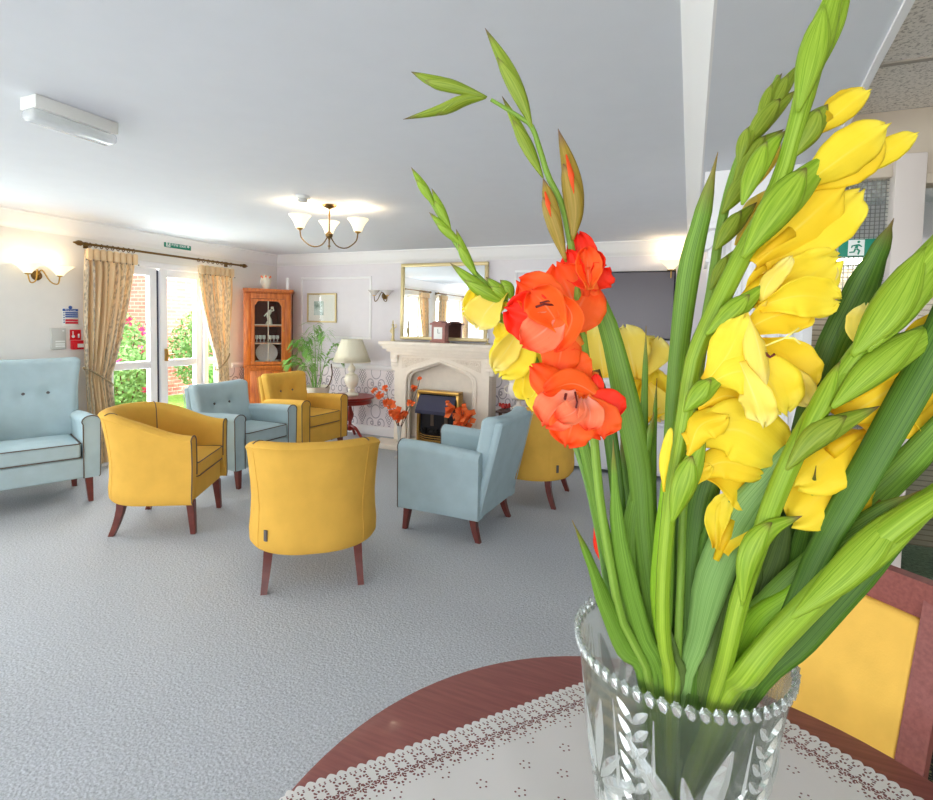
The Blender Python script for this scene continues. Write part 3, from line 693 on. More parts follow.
walllight('brass twin wall light glowing left of the curtains', (XL, 2.87, 1.85), R(90), True, ((-.13, .12), (.125, .12)), .45, 1.15)
walllight('unlit brass twin wall light left of the mirror', (-3.66, YB, 1.83), 0, False, ((-.1, .1), (.1, .1)), sc=.8)
walllight('glowing brass wall light at the top right corner of the television', (-.2, YB, 2.08), 0, True, ((-.0, .13),), .8, 1.2)
# emergency luminaire, smoke detector
e = thing('emergency_light', 'long white emergency light box with clear cover on ceiling', 'ceiling light', (-2.545, 1.48, 2.4), R(0))
obj('housing', box(B(), -.055, .055, -.16, .18, -.055, 0, .006), 'white_plastic', e)
obj('clear_cover', box(B(), -.045, .045, -.165, .185, -.10, -.05, .018, seg=3), 'clear_plastic', e)
obj('tube', tube(B(), [(0, -.14, -.07), (0, .16, -.07)], .009, 10), 'sign_white', e)
e = thing('smoke_detector', 'small white smoke detector on the ceiling beside the ceiling light', 'smoke detector', (-2.64, 3.10, 2.4))
obj('base', lathe(B(), [(0, -.018), (.05, -.018), (.055, -.008), (.055, 0), (0, 0)], 24), 'white_plastic', e)
obj('sensor_head', lathe(B(), [(0, -.045), (.028, -.045), (.034, -.038), (.034, -.018), (0, -.018)], 20), 'grey_plastic', e)

# ================================================================ wall items, left wall (local x = into the room)
e = thing('fire_exit_sign', 'small green fire exit sign over the garden door', 'sign', (XL + .065, 4.25, 2.315), R(90))
obj('sign_panel', box(B(), -.17, .17, 0, .004, -.038, .038, .001), 'sign_green', e)
runner(e, .055, -.12)
MT = Matrix.Rotation(pi / 2, 4, 'X')
textmesh('Fire exit', .055, 'lettering', 'sign_white', e, Matrix.Translation((.01, -.002, 0)) @ MT)
bm = B(); extrude(bm, [(.115, -.002, .008), (.13, -.002, .008), (.13, -.002, .017), (.15, -.002, 0), (.13, -.002, -.017), (.13, -.002, -.008), (.115, -.002, -.008)], (0, .001, 0)); obj('arrow', bm, 'sign_white', e, None)
e = thing('fire_action_notice', 'blue and red fire action notice above the red call point', 'sign', (XL + .002, 3.145, 1.48), R(90))
obj('card', box(B(), -.072, .072, -.002, .002, -.085, .085, .0008), 'sign_white', e)
bm = B(); box(bm, -.068, .068, -.004, -.002, .056, .078); [box(bm, -.045, .066, -.004, -.002, .04 - k * .019 - .006, .04 - k * .019 + .008) for k in range(3)]; lathe(bm, [(0, 0), (.016, 0), (.016, .003), (0, .003)], 16, M4=Matrix.Translation((0, -.001, .092)) @ MT); obj('blue_bands', bm, 'sign_blue', e)
bm = B(); [box(bm, -.045, .066, -.004, -.002, -.03 - k * .024 - .01, -.03 - k * .024 + .009) for k in range(2)]; obj('red_bands', bm, 'sign_red', e)
textmesh('Fire action', .022, 'lettering', 'sign_white', e, Matrix.Translation((0, -.0035, .067)) @ MT)
bm = B(); [lathe(bm, [(0, 0), (.006, 0), (.006, .002), (0, .002)], 10, M4=Matrix.Translation((-.057, -.002, .04 - k * .0225)) @ MT) for k in range(5)]; obj('number_dots', bm, 'sign_blue', e)
e = thing('call_point_panel', 'grey plastic alarm panel left of the red call point', 'panel', (XL, 3.03, 1.275), R(90))
obj('casing', box(B(), -.062, .062, -.025, 0, -.1, .1, .005), 'grey_plastic', e)
bm = B(); [box(bm, -.03, .05, -.027, -.025, z, z + .012) for z in (-.03, -.055, -.075)]; box(bm, .03, .045, -.027, -.025, .07, .08); obj('label_strip', bm, 'sign_white', e)
e = thing('fire_call_point', 'red fire call point box beside the left curtain', 'fire alarm', (XL, 3.195, 1.26), R(90))
obj('sign_plate', box(B(), -.058, .04, -.006, 0, .0, .1, .002), 'red_plastic', e)
bm = B(); [lathe(bm, [(0, 0), (.014, 0), (.014, .002), (0, .002)], 12, M4=Matrix.Translation((-.03, -.006, .035)) @ MT)]; box(bm, -.036, -.028, -.008, -.006, .04, .085); box(bm, .012, .026, -.008, -.006, .02, .06); obj('hand_symbol', bm, 'sign_white', e)
obj('box', box(B(), -.055, .06, -.045, 0, -.09, -.003, .005), 'red_plastic', e); obj('glass_label', box(B(), -.015, .045, -.047, -.045, -.07, -.035), 'sign_white', e)

# ================================================================ back wall
e = thing('framed_picture', 'small gold framed picture on the back wall beside the cabinet', 'picture', (-4.657, YB, 1.67))
bm = B(); hw_, hh = .245, .2
for a in ((-hw_, hw_, hh - .022, hh), (-hw_, hw_, -hh, -hh + .022), (-hw_, -hw_ + .022, -hh + .022, hh - .022), (hw_ - .022, hw_, -hh + .022, hh - .022)): box(bm, a[0], a[1], -.025, 0, a[2], a[3], .004)
obj('frame', bm, 'gold_frame', e)
obj('mount', box(B(), -hw_ + .02, hw_ - .02, -.012, -.002, -hh + .02, hh - .02), 'mat_card', e)
t = NT('watercolour'); n_ = t.noise(9, 4); t.set(Base_Color=t.ramp(n_, [(.35, lin((120, 150, 130))), (.5, lin((206, 220, 214))), (.7, lin((232, 236, 232)))]), Roughness=.8)
obj('print', box(B(), -.13, .03, -.015, -.012, -.1, .09), 'watercolour', e)
obj('glass', box(B(), -hw_ + .02, hw_ - .02, -.02, -.018, -hh + .02, hh - .02), 'pane_glass', e)
e = thing('mantel_mirror', 'large gilt framed mirror standing on the mantelpiece', 'mirror', (-2.81, YB - .02, 1.28))
bm = B(); hw_ = .59; H_ = .955; f_ = .042
for a in ((-hw_, hw_, H_ - f_, H_), (-hw_, hw_, 0, f_), (-hw_, -hw_ + f_, f_, H_ - f_), (hw_ - f_, hw_, f_, H_ - f_)): box(bm, a[0], a[1], -.03, .015, a[2], a[3], .008)
obj('frame', bm, 'gold_frame', e)
obj('glass', box(B(), -hw_ + .03, hw_ - .03, -.008, .01, .03, H_ - .03), 'mirror_glass', e, None)
e = thing('television', 'large dark flat television on the back wall', 'television', (-.70, YB, 1.72))
obj('casing', box(B(), -.545, .545, -.07, -.02, -.355, .365, .008), 'black_metal', e); obj('screen', box(B(), -.53, .53, -.073, -.07, -.335, .35), 'screen_reflect_grey', e, None)
obj('wall_bracket', box(B(), -.2, .2, -.02, -.001, -.15, .15), 'black_metal', e)
e = thing('media_shelf', 'white low cabinet under the television', 'cabinet', (-.62, YB - .45, 0))
obj('carcass', box(B(), -.58, .58, 0, .42, .04, .54, .005), 'upvc_white', e); obj('worktop', box(B(), -.6, .6, -.03, .43, .54, .565, .004), 'upvc_white', e)
for x in (-.29, .29): dd = obj('door', box(B(), x - .27, x + .27, -.02, 0, .07, .52, .004), 'upvc_white', e); obj('knob', lathe(B(), [(0, .02), (.012, .018), (.006, 0), (0, 0)], 10, M4=Matrix.Translation((x * .3, -.02, .3)) @ MT), 'brass', dd)
tag(obj('red_box', box(B(), -.37, -.23, 5.50, 5.62, .567, .66, .004), 'red_box'), 'small red box on the white cabinet under the television', 'box')
bm = B(); lathe(bm, [(0, 0), (.05, 0), (.05, .01), (.012, .02), (.02, .06), (.05, .1), (.055, .16), (.03, .2), (.045, .24), (.03, .25), (0, .25)], 20, (-.12, 5.6, .567))
tag(obj('ornament', bm, 'urn_stone'), 'pale ornament right of the red box under television', 'ornament')

# ================================================================ fireplace
FX, FY = -2.70, YB
f = thing('fireplace_surround', 'cream stone fireplace surround with carved arch and mantelshelf', 'fireplace', (FX, FY, 0))
# front slab with Tudor arch opening, local coords: y negative = into the room
outl = [(-.62, 0), (-.62, 1.12), (.62, 1.12), (.62, 0), (.46, 0), (.46, .80), (.44, .87), (.38, .92), (0, 1.045), (-.38, .92), (-.44, .87), (-.46, .80), (-.46, 0)]
obj('front', extrude(B(), [(x, -.30, z) for x, z in outl], (0, .10, 0)), 'stone_cream', f, None)
bm = B(); pts = [(-.46, -.30, .02), (-.46, -.3, .80), (-.44, -.3, .87), (-.38, -.3, .92), (0, -.3, 1.045), (.38, -.3, .92), (.44, -.3, .87), (.46, -.3, .80), (.46, -.3, .02)]
tube(bm, [Vector(p_) for p_ in pts], .018, 8); tube(bm, [Vector((p_[0] * .93, -.275, p_[2] * .985)) for p_ in pts], .018, 8); obj('arch_moulding', bm, 'stone_cream', f, 60)
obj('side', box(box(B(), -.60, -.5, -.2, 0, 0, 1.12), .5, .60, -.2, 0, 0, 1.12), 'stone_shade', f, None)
obj('back_panel', box(B(), -.5, .5, -.15, -.12, 0, 1.1), 'stone_cream', f, None)
bm = B()
for a in ((-.66, .66, -.34, 0, 1.10, 1.135), (-.70, .70, -.37, 0, 1.135, 1.17), (-.74, .74, -.40, 0, 1.17, 1.20), (-.78, .78, -.43, 0, 1.225, 1.262)): box(bm, *a, .006)
box(bm, -.76, .76, -.415, 0, 1.2, 1.225); obj('mantelshelf', bm, 'stone_cream', f)
bm = B()
for s in (-1, 1):      # corbels below the shelf ends
    for k in range(4): box(bm, s * .62 - .05, s * .62 + .05, -.33 + k * .012, -.2, 1.10 - .05 * (k + 1), 1.10 - .05 * k, .006)
obj('corbel', bm, 'stone_cream', f)
for s in (-1, 1):      # carved scrolls in the spandrels
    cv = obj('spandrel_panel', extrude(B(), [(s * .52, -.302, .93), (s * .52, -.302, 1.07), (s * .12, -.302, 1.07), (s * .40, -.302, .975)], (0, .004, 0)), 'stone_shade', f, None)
    bm = B()
    for (x, z, r_) in ((.47, 1.02, .035), (.40, 1.03, .028), (.33, 1.035, .024), (.26, 1.045, .018), (.46, .965, .02), (.20, 1.055, .013)):
        tube(bm, [(s * x + r_ * cos(k * .6) * (1 - k * .07), -.305, z + r_ * sin(k * .6) * (1 - k * .07)) for k in range(12)], .006, 5)
    obj('carving', bm, 'stone_cream', cv)
h_ = obj('hearth', box(box(B(), -.80, .80, -.62, -.3, 0, .055, .006), -.50, .50, -.45, -.12, .055, .075, .004), 'stone_cream', f)
# electric fire
e = thing('electric_fire', 'brass and black coal effect electric fire in the hearth', 'fire', (FX + .01, FY - .34, .077))
obj('frame', box(box(box(box(B(), -.27, -.24, -.04, .1, 0, .60, .004), .24, .27, -.04, .1, 0, .60, .004), -.27, .27, -.04, .1, .58, .62, .004), -.24, .24, .02, .1, 0, .58), 'brass', e)
obj('firebox', box(B(), -.24, .24, 0, .02, .02, .58), 'black_metal', e, None)
bm = B(); extrude(bm, [(-.24, -.03, .56), (.24, -.03, .56), (.24, -.14, .40), (-.24, -.14, .40)], (0, .02, .0)); extrude(bm, [(-.24, -.14, .40), (.24, -.14, .40), (.24, -.14, .36), (-.24, -.14, .36)], (0, .012, 0)); obj('hood', bm, 'fire_hood', e, None)
bm = B(); rd = random.Random(3)
for k in range(34): bmesh.ops.create_icosphere(bm, subdivisions=1, radius=rd.uniform(.02, .032), matrix=Matrix.Translation((rd.uniform(-.2, .2), rd.uniform(-.08, .0), .12 + rd.uniform(0, .04))))
obj('coals', bm, 'coal', e, None)
bm = B()
for z in (.03, .055, .08, .105): tube(bm, [(-.23, -.04, z), (-.12, -.115, z), (0, -.13, z), (.12, -.115, z), (.23, -.04, z)], .006, 6)
obj('grate', bm, 'brass', e)
bm = B(); [box(bm, x - .02, x + .02, -.012, -.002, .2, .40) for x in (-.08, .1)]; obj('flame_backdrop', bm, 'piping_dark', e)
# mantel things
ZM = 1.262
e = thing('mantel_clock', 'wooden mantel clock with pale dial before the mirror', 'clock', (-2.74, YB - .24, ZM), R(-8))
obj('case', box(box(box(B(), -.11, .11, -.05, .05, 0, .02, .003), -.095, .095, -.04, .045, .02, .21, .004), -.115, .115, -.055, .055, .21, .235, .005), 'clock_wood', e)
obj('pediment', lathe(B(), [(.1, .235), (.085, .25), (.05, .258), (0, .26)], 4, M4=Matrix.Rotation(pi / 4, 4, 'Z')), 'clock_wood', e, None)
obj('dial', box(B(), -.06, .06, -.044, -.04, .045, .185, .001), 'sign_white', e)
bm = B(); box(bm, -.002, .002, -.047, -.044, .115, .165); box(bm, 0, .03, -.047, -.044, .113, .117); obj('hands', bm, 'black_metal', e)
e = thing('figurine', 'small gilt figurine at the left end of the mantel', 'figurine', (-3.40, YB - .22, ZM))
obj('pedestal', lathe(B(), [(0, 0), (.03, 0), (.03, .012), (.018, .02), (0, .02)], 14), 'gold_frame', e)
bm = B(); tube(bm, [(0, 0, .02), (.005, 0, .08), (0, 0, .13), (0, 0, .16), (0, 0, .19)], [.02, .016, .022, .016, .01], 10); bmesh.ops.create_icosphere(bm, subdivisions=2, radius=.018, matrix=Matrix.Translation((0, 0, .2)))
tube(bm, [(.015, 0, .155), (.045, 0, .17), (.04, 0, .21)], .007, 6); tube(bm, [(-.015, 0, .155), (-.04, 0, .12), (-.02, 0, .1)], .007, 6); tube(bm, [(0, 0, .22), (0, 0, .26)], [.012, .003], 8); obj('body', bm, 'gold_frame', e)
e = thing('candlestick', 'small pale candlestick at the right end of the mantel', 'candlestick', (-2.13, YB - .24, ZM))
obj('holder', lathe(B(), [(0, 0), (.03, 0), (.028, .01), (.008, .02), (.008, .05), (.018, .06), (.018, .07), (0, .07)], 14), 'gold_frame', e); obj('candle', lathe(B(), [(.009, .07), (.009, .13), (0, .132)], 10), 'candle_white', e)

# ================================================================ corner cabinet
P_, Q_ = Vector((-5.31, 5.14)), Vector((-4.93, 5.57)); mid = (P_ + Q_) / 2; ang = math.atan2(Q_.y - P_.y, Q_.x - P_.x)
cb = thing('corner_cabinet', 'orange brown wooden corner display cabinet with glazed door', 'cabinet', (mid.x, mid.y, 0), ang)   # local -y faces the room
Mi = Matrix.Rotation(-ang, 4, 'Z') @ Matrix.Translation((-mid.x, -mid.y, 0)); hw_ = (Q_ - P_).length / 2
foot = [(-hw_, 0), (hw_, 0)] + [tuple((Mi @ Vector((x, y, 0)))[:2]) for x, y in ((-5.17, 5.865), (-5.445, 5.865), (-5.445, 5.29))]
obj('lower_body', prism(B(), [(x * 1.02, y - .0) for x, y in foot], .06, .86), 'cabinet_wood', cb, None)
bm = B(); prism(bm, [(x * .98, y + .01 if y < .01 else y) for x, y in foot], 0, .06); obj('plinth', bm, 'cabinet_wood', cb, None)
bm = B(); prism(bm, [(x * 1.06, y - .025 if y < .01 else y - .005) for x, y in foot], .86, .89); obj('waist_moulding', bm, 'cabinet_wood', cb, None)
ld = obj('lower_door', box(B(), -.22, .22, -.022, -.0, .1, .82, .006), 'cabinet_wood', cb); obj('door_panel', box(B(), -.16, .16, -.028, -.02, .17, .75, .008), 'cabinet_wood', ld); obj('knob', lathe(B(), [(0, .022), (.012, .018), (.006, 0), (0, 0)], 10, M4=Matrix.Translation((.19, -.022, .5)) @ MT), 'brass', ld)
bm = B()
a0, a1, bk1, bk2, bk3 = foot
for s, q in ((0, foot[4]), (1, foot[2])):       # side and back boards of the open upper case
    p0 = foot[0] if s == 0 else foot[1]; dv = Vector((q[0] - p0[0], q[1] - p0[1])); nv = Vector((-dv.y, dv.x)).normalized() * .014
    prism(bm, [p0, q, (q[0] + nv.x, q[1] + nv.y), (p0[0] + nv.x, p0[1] + nv.y)], .89, 1.88)
obj('side_board', bm, 'cabinet_wood', cb, None)
bm = B()
for p0, q in ((foot[2], foot[3]), (foot[3], foot[4])):
    dv = Vector((q[0] - p0[0], q[1] - p0[1])); nv = Vector((-dv.y, dv.x)).normalized() * -.012
    prism(bm, [p0, q, (q[0] + nv.x, q[1] + nv.y), (p0[0] + nv.x, p0[1] + nv.y)], .89, 1.88)
obj('back_board', bm, 'cabinet_inside', cb, None)
bm = B(); box(bm, -hw_, -.21, 0, .02, .89, 1.88, .003); box(bm, .21, hw_, 0, .02, .89, 1.88, .003); box(bm, -.21, .21, 0, .02, 1.77, 1.88); obj('face_frame', bm, 'cabinet_wood', cb)
bm = B()
for k, (e_, z0, z1) in enumerate(((1.0, 1.83, 1.85), (1.04, 1.85, 1.865), (1.08, 1.865, 1.895))): prism(bm, [(x * e_, y - (e_ - 1) * .6 if y < .01 else y - .004) for x, y in foot], z0, z1)
obj('cornice', bm, 'cabinet_wood', cb, None)
for k, z in enumerate((.89, 1.17, 1.40)): obj('shelf', prism(B(), [(x * .94, y * .94 + .03) for x, y in foot], z, z + .016), 'cabinet_wood', cb, None)
ud = bm = B(); W_ = .208
archo = [(-W_, .90), (-W_, 1.765), (W_, 1.765), (W_, .90)]
for a in ((-W_, -.165, .9, 1.765), (.165, W_, .9, 1.765), (-.165, .165, .9, .94)): box(bm, a[0], a[1], -.022, 0, a[2], a[3], .003)
extrude(bm, [(-.165, -.022, 1.765), (-.165, -.022, 1.68), (-.15, -.022, 1.69), (-.135, -.022, 1.725), (-.11, -.022, 1.735), (.11, -.022, 1.735), (.135, -.022, 1.725), (.15, -.022, 1.69), (.165, -.022, 1.68), (.165, -.022, 1.765)], (0, .022, 0))
ud = obj('glazed_door', bm, 'cabinet_wood', cb, None)
bm = B(); box(bm, -.006, .006, -.02, -.006, .94, 1.735); [box(bm, -.165, .165, -.019, -.007, z, z + .012) for z in (1.17, 1.42)]; obj('glazing_bar', bm, 'partition_paint', ud)
obj('pane', box(B(), -.17, .17, -.012, -.009, .93, 1.75), 'pane_glass', ud)
obj('knob', lathe(B(), [(0, .022), (.01, .018), (.005, 0), (0, 0)], 10, M4=Matrix.Translation((.19, -.022, 1.35)) @ MT), 'brass', ud)
CM = Matrix.Translation((mid.x, mid.y, 0)) @ Matrix.Rotation(ang, 4, 'Z')
def incab(x, y, z): return CM @ Vector((x, y, z))
g0 = None
k = 0
for y in (.10, .17):
    for x in (-.13, -.085, -.04, .04, .085, .13):
        k += 1
        if g0 is None:
            g0 = thing('wine_glass', 'stemmed glass at the left end of the front row on the middle cabinet shelf', 'glass', incab(x, y, 1.187), ang, 'stemmed glasses in the corner cabinet')
            obj('foot', lathe(B(), [(0, 0), (.02, 0), (.003, .004), (.003, .04), (0, .04)], 12), 'plate_white', g0); obj('bowl', lathe(B(), [(0, .04), (.014, .045), (.019, .065), (.018, .095), (.015, .095), (.015, .06), (0, .048)], 14), 'plate_white', g0)
        else: dup(g0, incab(x, y, 1.187), ang, '%s stemmed glass from the left in the %s row of the corner cabinet' % (('first', 'second', 'third', 'fourth', 'fifth', 'sixth')[(k - 1) % 6], 'front' if k < 7 else 'back'))
for k, x in enumerate((-.12, -.06, 0, .06, .12)):
    bm = B(); lathe(bm, [(0, 0), (.014, 0), (.02, .008), (.03, .04), (.027, .04), (.017, .012), (0, .01)], 16); o = obj('teacup', bm, 'plate_white'); o.location = incab(x, .1, .907)
    tag(o, '%s white teacup from the left on the bottom shelf of the cabinet' % ('first', 'second', 'third', 'fourth', 'fifth')[k], 'cup', 'teacups in the corner cabinet')
o = obj('oval_dish', lathe(B(), [(0, 0), (.05, .002), (.13, .012), (.14, .016), (.13, .02), (0, .008)], 24, M4=Matrix.Rotation(R(72), 4, 'X')), 'plate_white'); o.location = incab(0, .22, 1.04); o.rotation_euler = (0, 0, ang)
tag(o, 'large white dish standing behind the teacups in the cabinet', 'dish')
e = thing('porcelain_figurine', 'white porcelain figurine on the top shelf inside the cabinet', 'figurine', incab(.02, .12, 1.417), ang)
bm = B(); tube(bm, [(0, 0, .01), (.01, 0, .07), (-.01, 0, .13), (.01, 0, .18), (.03, 0, .21)], [.045, .03, .022, .03, .012], 10); bmesh.ops.create_icosphere(bm, subdivisions=2, radius=.02, matrix=Matrix.Translation((.04, 0, .235)))
tube(bm, [(.01, 0, .18), (-.03, -.01, .16), (-.06, -.02, .12)], .008, 6); tube(bm, [(.02, 0, .18), (.06, -.01, .2), (.05, -.01, .25)], .008, 6); obj('body', bm, 'cream_ceramic', e); obj('pedestal', lathe(B(), [(0, 0), (.05, 0), (.05, .012), (0, .012)], 16), 'cream_ceramic', e)
e = thing('painted_vase', 'cream vase painted with orange flowers on the corner cabinet', 'vase', (-5.22, 5.42, 1.895))
obj('body', lathe(B(), [(0, 0), (.04, 0), (.045, .02), (.065, .08), (.07, .12), (.055, .16), (.04, .18), (.045, .19), (.038, .19), (0, .17)], 24), 'cream_ceramic', e)
t_ = B()
for a in range(8): bmesh.ops.create_icosphere(t_, subdivisions=1, radius=.018, matrix=Matrix.Translation((.058 * cos(a * .78), .058 * sin(a * .78), .155 + .012 * (a % 2))) @ Matrix.Diagonal((.6, .6, 1, 1)))
obj('painted_flowers', t_, 'orange_petal_far', e, None)
o = obj('pillar_candle', lathe(B(), [(0, 0), (.022, 0), (.022, .16), (.018, .165), (0, .162)], 16), 'candle_white'); o.location = (-5.02, 5.60, 1.896); tag(o, 'tall white candle right of the painted vase on the cabinet', 'candle')
# ================================================================ chairs (local +x = the way the sitter faces)
def legs(root, fx, fy, bx, by, zt, splay=.07):
    for s in (-1, 1):
        bm = B(); a, b_ = .026, .017
        for k, (x0, y0, x1, y1) in enumerate(((fx, s * fy, fx + .02, s * (fy + .008)),)):
            v0 = [bm.verts.new((x0 + i * a, y0 + j * a, zt)) for i, j in ((-1, -1), (1, -1), (1, 1), (-1, 1))]; v1 = [bm.verts.new((x1 + i * b_, y1 + j * b_, 0)) for i, j in ((-1, -1), (1, -1), (1, 1), (-1, 1))]
            for i in range(4): bm.faces.new((v0[i], v0[(i + 1) % 4], v1[(i + 1) % 4], v1[i]))
            bm.faces.new(v0); bm.faces.new(v1[::-1])
        bmesh.ops.bevel(bm, geom=bm.edges[:], offset=.003, segments=1, affect='EDGES'); obj('leg', bm, 'mahogany_leg', root)
        bm = B(); rows = []
        for t in range(6):
            f = t / 5; x = bx - splay * f ** 1.7; y = s * (by + .02 * f); w_ = .025 - .008 * f; z = zt * (1 - f)
            rows.append([bm.verts.new((x + i * w_, y + j * w_, z)) for i, j in ((-1, -1), (1, -1), (1, 1), (-1, 1))])
        for a_, b2 in zip(rows, rows[1:]):
            for i in range(4): bm.faces.new((a_[i], a_[(i + 1) % 4], b2[(i + 1) % 4], b2[i]))
        bm.faces.new(rows[0]); bm.faces.new(rows[-1][::-1]); obj('leg', bm, 'mahogany_leg', root)
def cushion(root, mat, x0, x1, hw, z0, z1, dome=.02):
    cx, hx = (x0 + x1) / 2, (x1 - x0) / 2; hz = (z1 - z0) / 2
    def wp(q):
        if q.z > (z0 + z1) / 2: q.z += dome * max(0, 1 - ((q.x - cx) / hx) ** 2) * max(0, 1 - (q.y / hw) ** 2)
        return q
    c_ = obj('seat_cushion', soft(B(), hx, hw, hz, .022, wp, c=(cx, 0, (z0 + z1) / 2)), mat, root, 180)
    for z, nm in ((z1 - .004, 'piping'), (z0 + .006, 'piping')):
        obj(nm, tube(B(), [(x0 + .01, -hw - .001, z), (x1 - .02, -hw - .001, z), (x1 - .004, -hw + .012, z), (x1 + .001, -hw + .03, z), (x1 + .001, hw - .03, z), (x1 - .004, hw - .012, z), (x1 - .02, hw + .001, z), (x0 + .01, hw + .001, z)], .0042, 6), 'piping_dark', c_)
def tub(label, loc, rz):
    """barrel back easy chair: arms and back one continuous curved shell"""
    r = thing('tub_chair', label, 'armchair', loc, rz, 'yellow tub chairs around the lounge'); mat = 'fabric_yellow'
    N = 56; path = []
    hw = .30; xf, xb = .28, -.30; rad = .26       # centre line half width, front, back, corner radius
    def cl(t):                                     # t 0..1 from left arm front round the back to right arm front
        L1 = xf - (xb + rad); La = rad * pi / 2; L2 = 2 * (hw - rad); T = 2 * L1 + 2 * La + L2; s = t * T
        if s < L1: return Vector((xf - s, hw)), Vector((0, 1))
        s -= L1
        if s < La: a = s / rad; return Vector((xb + rad - rad * sin(a), hw - rad + rad * cos(a))), Vector((-sin(a), cos(a)))
        s -= La
        if s < L2: return Vector((xb, hw - rad - s)), Vector((-1, 0))
        s -= L2
        if s < La: a = s / rad; return Vector((xb + rad - rad * cos(a), -(hw - rad) - rad * sin(a))), Vector((-cos(a), -sin(a)))
        s -= La
        return Vector((xb + rad + s, -hw)), Vector((0, -1))
    z0 = .23; rows = []; bm = B()
    def sect(t):
        p, n = cl(t); f = min(1, max(0, (xf - p.x) / (xf - xb))); f = f * f * (3 - 2 * f); top = .70 + .15 * f; th = .042 + .004 * f; out = []
        rb = max(0, -n.x)                          # recline of the back
        fl = lambda z: (.035 + .035 * rb) * max(0, (z - z0) / .6) ** 2.0 + .02 * math.exp(-((z - z0 - .06) / .12) ** 2)
        for z in [z0, z0 + .02, z0 + .08, z0 + .16, z0 + .26, z0 + .36, top - .10, top - .05]:
            e_ = -.012 if z == z0 else 0
            out.append((p + n * (th + e_ + fl(z)), z))
        ft = fl(top)
        for a in range(1, 8):                      # rolled top
            aa = pi * a / 8; out.append((p + n * (ft + (th + .006) * cos(aa)), top - .045 + .045 * sin(aa)))
        for z in [top - .05, top - .12, .50, .42]: out.append((p + n * (fl(z) * .9 - th), z))
        return [Vector((q.x, q.y, z)) for q, z in out]
    S_ = [sect(i / N) for i in range(N + 1)]
    for s_ in S_: rows.append([bm.verts.new(v) for v in s_])
    for a_, b_ in zip(rows, rows[1:]):
        for i in range(len(a_) - 1): bm.faces.new((a_[i], a_[i + 1], b_[i + 1], b_[i]))
        bm.faces.new((a_[-1], a_[0], b_[0], b_[-1]))
    for q, sg in ((rows[0], 1), (rows[-1], -1)):   # front faces of the arms, down to the bottom
        nb = len(q); bm.faces.new(q if sg > 0 else q[::-1])
    sh = obj('shell', bm, mat, r, 50)
    for i in (0, N):                               # dark piping round the arm fronts
        obj('piping', tube(B(), [v + Vector((.002, 0, 0)) for v in S_[i]], .0045, 6), 'piping_dark', sh)
    for tt in (.335, .665):                        # seams from the top edge down the inner back
        k = int(N * tt); obj('seam', tube(B(), [v + (Vector((0, 0, .002)) if j < 12 else Vector((0, 0, 0))) for j, v in enumerate(S_[k])][9:18], .0035, 6), 'piping_dark', sh)
    for tt in (.33, .67):
        k = int(N * tt); obj('seam', tube(B(), [v * 1.002 for v in S_[k]][1:9], .0022, 5), mat, sh)
    # arm front pads reach the bottom; apron and cushion between the arms
    obj('seat_base', soft(B(), .265, .262, .083, .02, c=(.0, 0, .318)), mat, r, 180)
    cushion(r, mat, -.25, .285, .255, .395, .50)
    legs(r, .235, .25, -.215, .24, .235, .06)
    tg = obj('brand_tab', box(B(), -.01, .01, -.004, .004, -.03, .03), 'button_dark', r); p, n = cl(.345 if True else 0)
    k = int(N * .365); p, n = cl(k / N); tg.location = S_[k][2] + Vector((n.x, n.y, 0)) * .003 + Vector((0, 0, .02)); tg.rotation_euler = (0, 0, math.atan2(n.y, n.x) + pi / 2); tag(tg, 'small dark fabric tab on the outer back')
    return r
tub('yellow tub chair nearest the camera, its back turned to the viewer', (-2.05, 2.53, 0), R(127.9))
tub('yellow tub chair at left beside the pale blue high back chair', (-3.47, 2.66, 0), R(30))
tub('yellow tub chair at right, half hidden by the orange gladiolus', (-1.24, 4.43, 0), R(180))

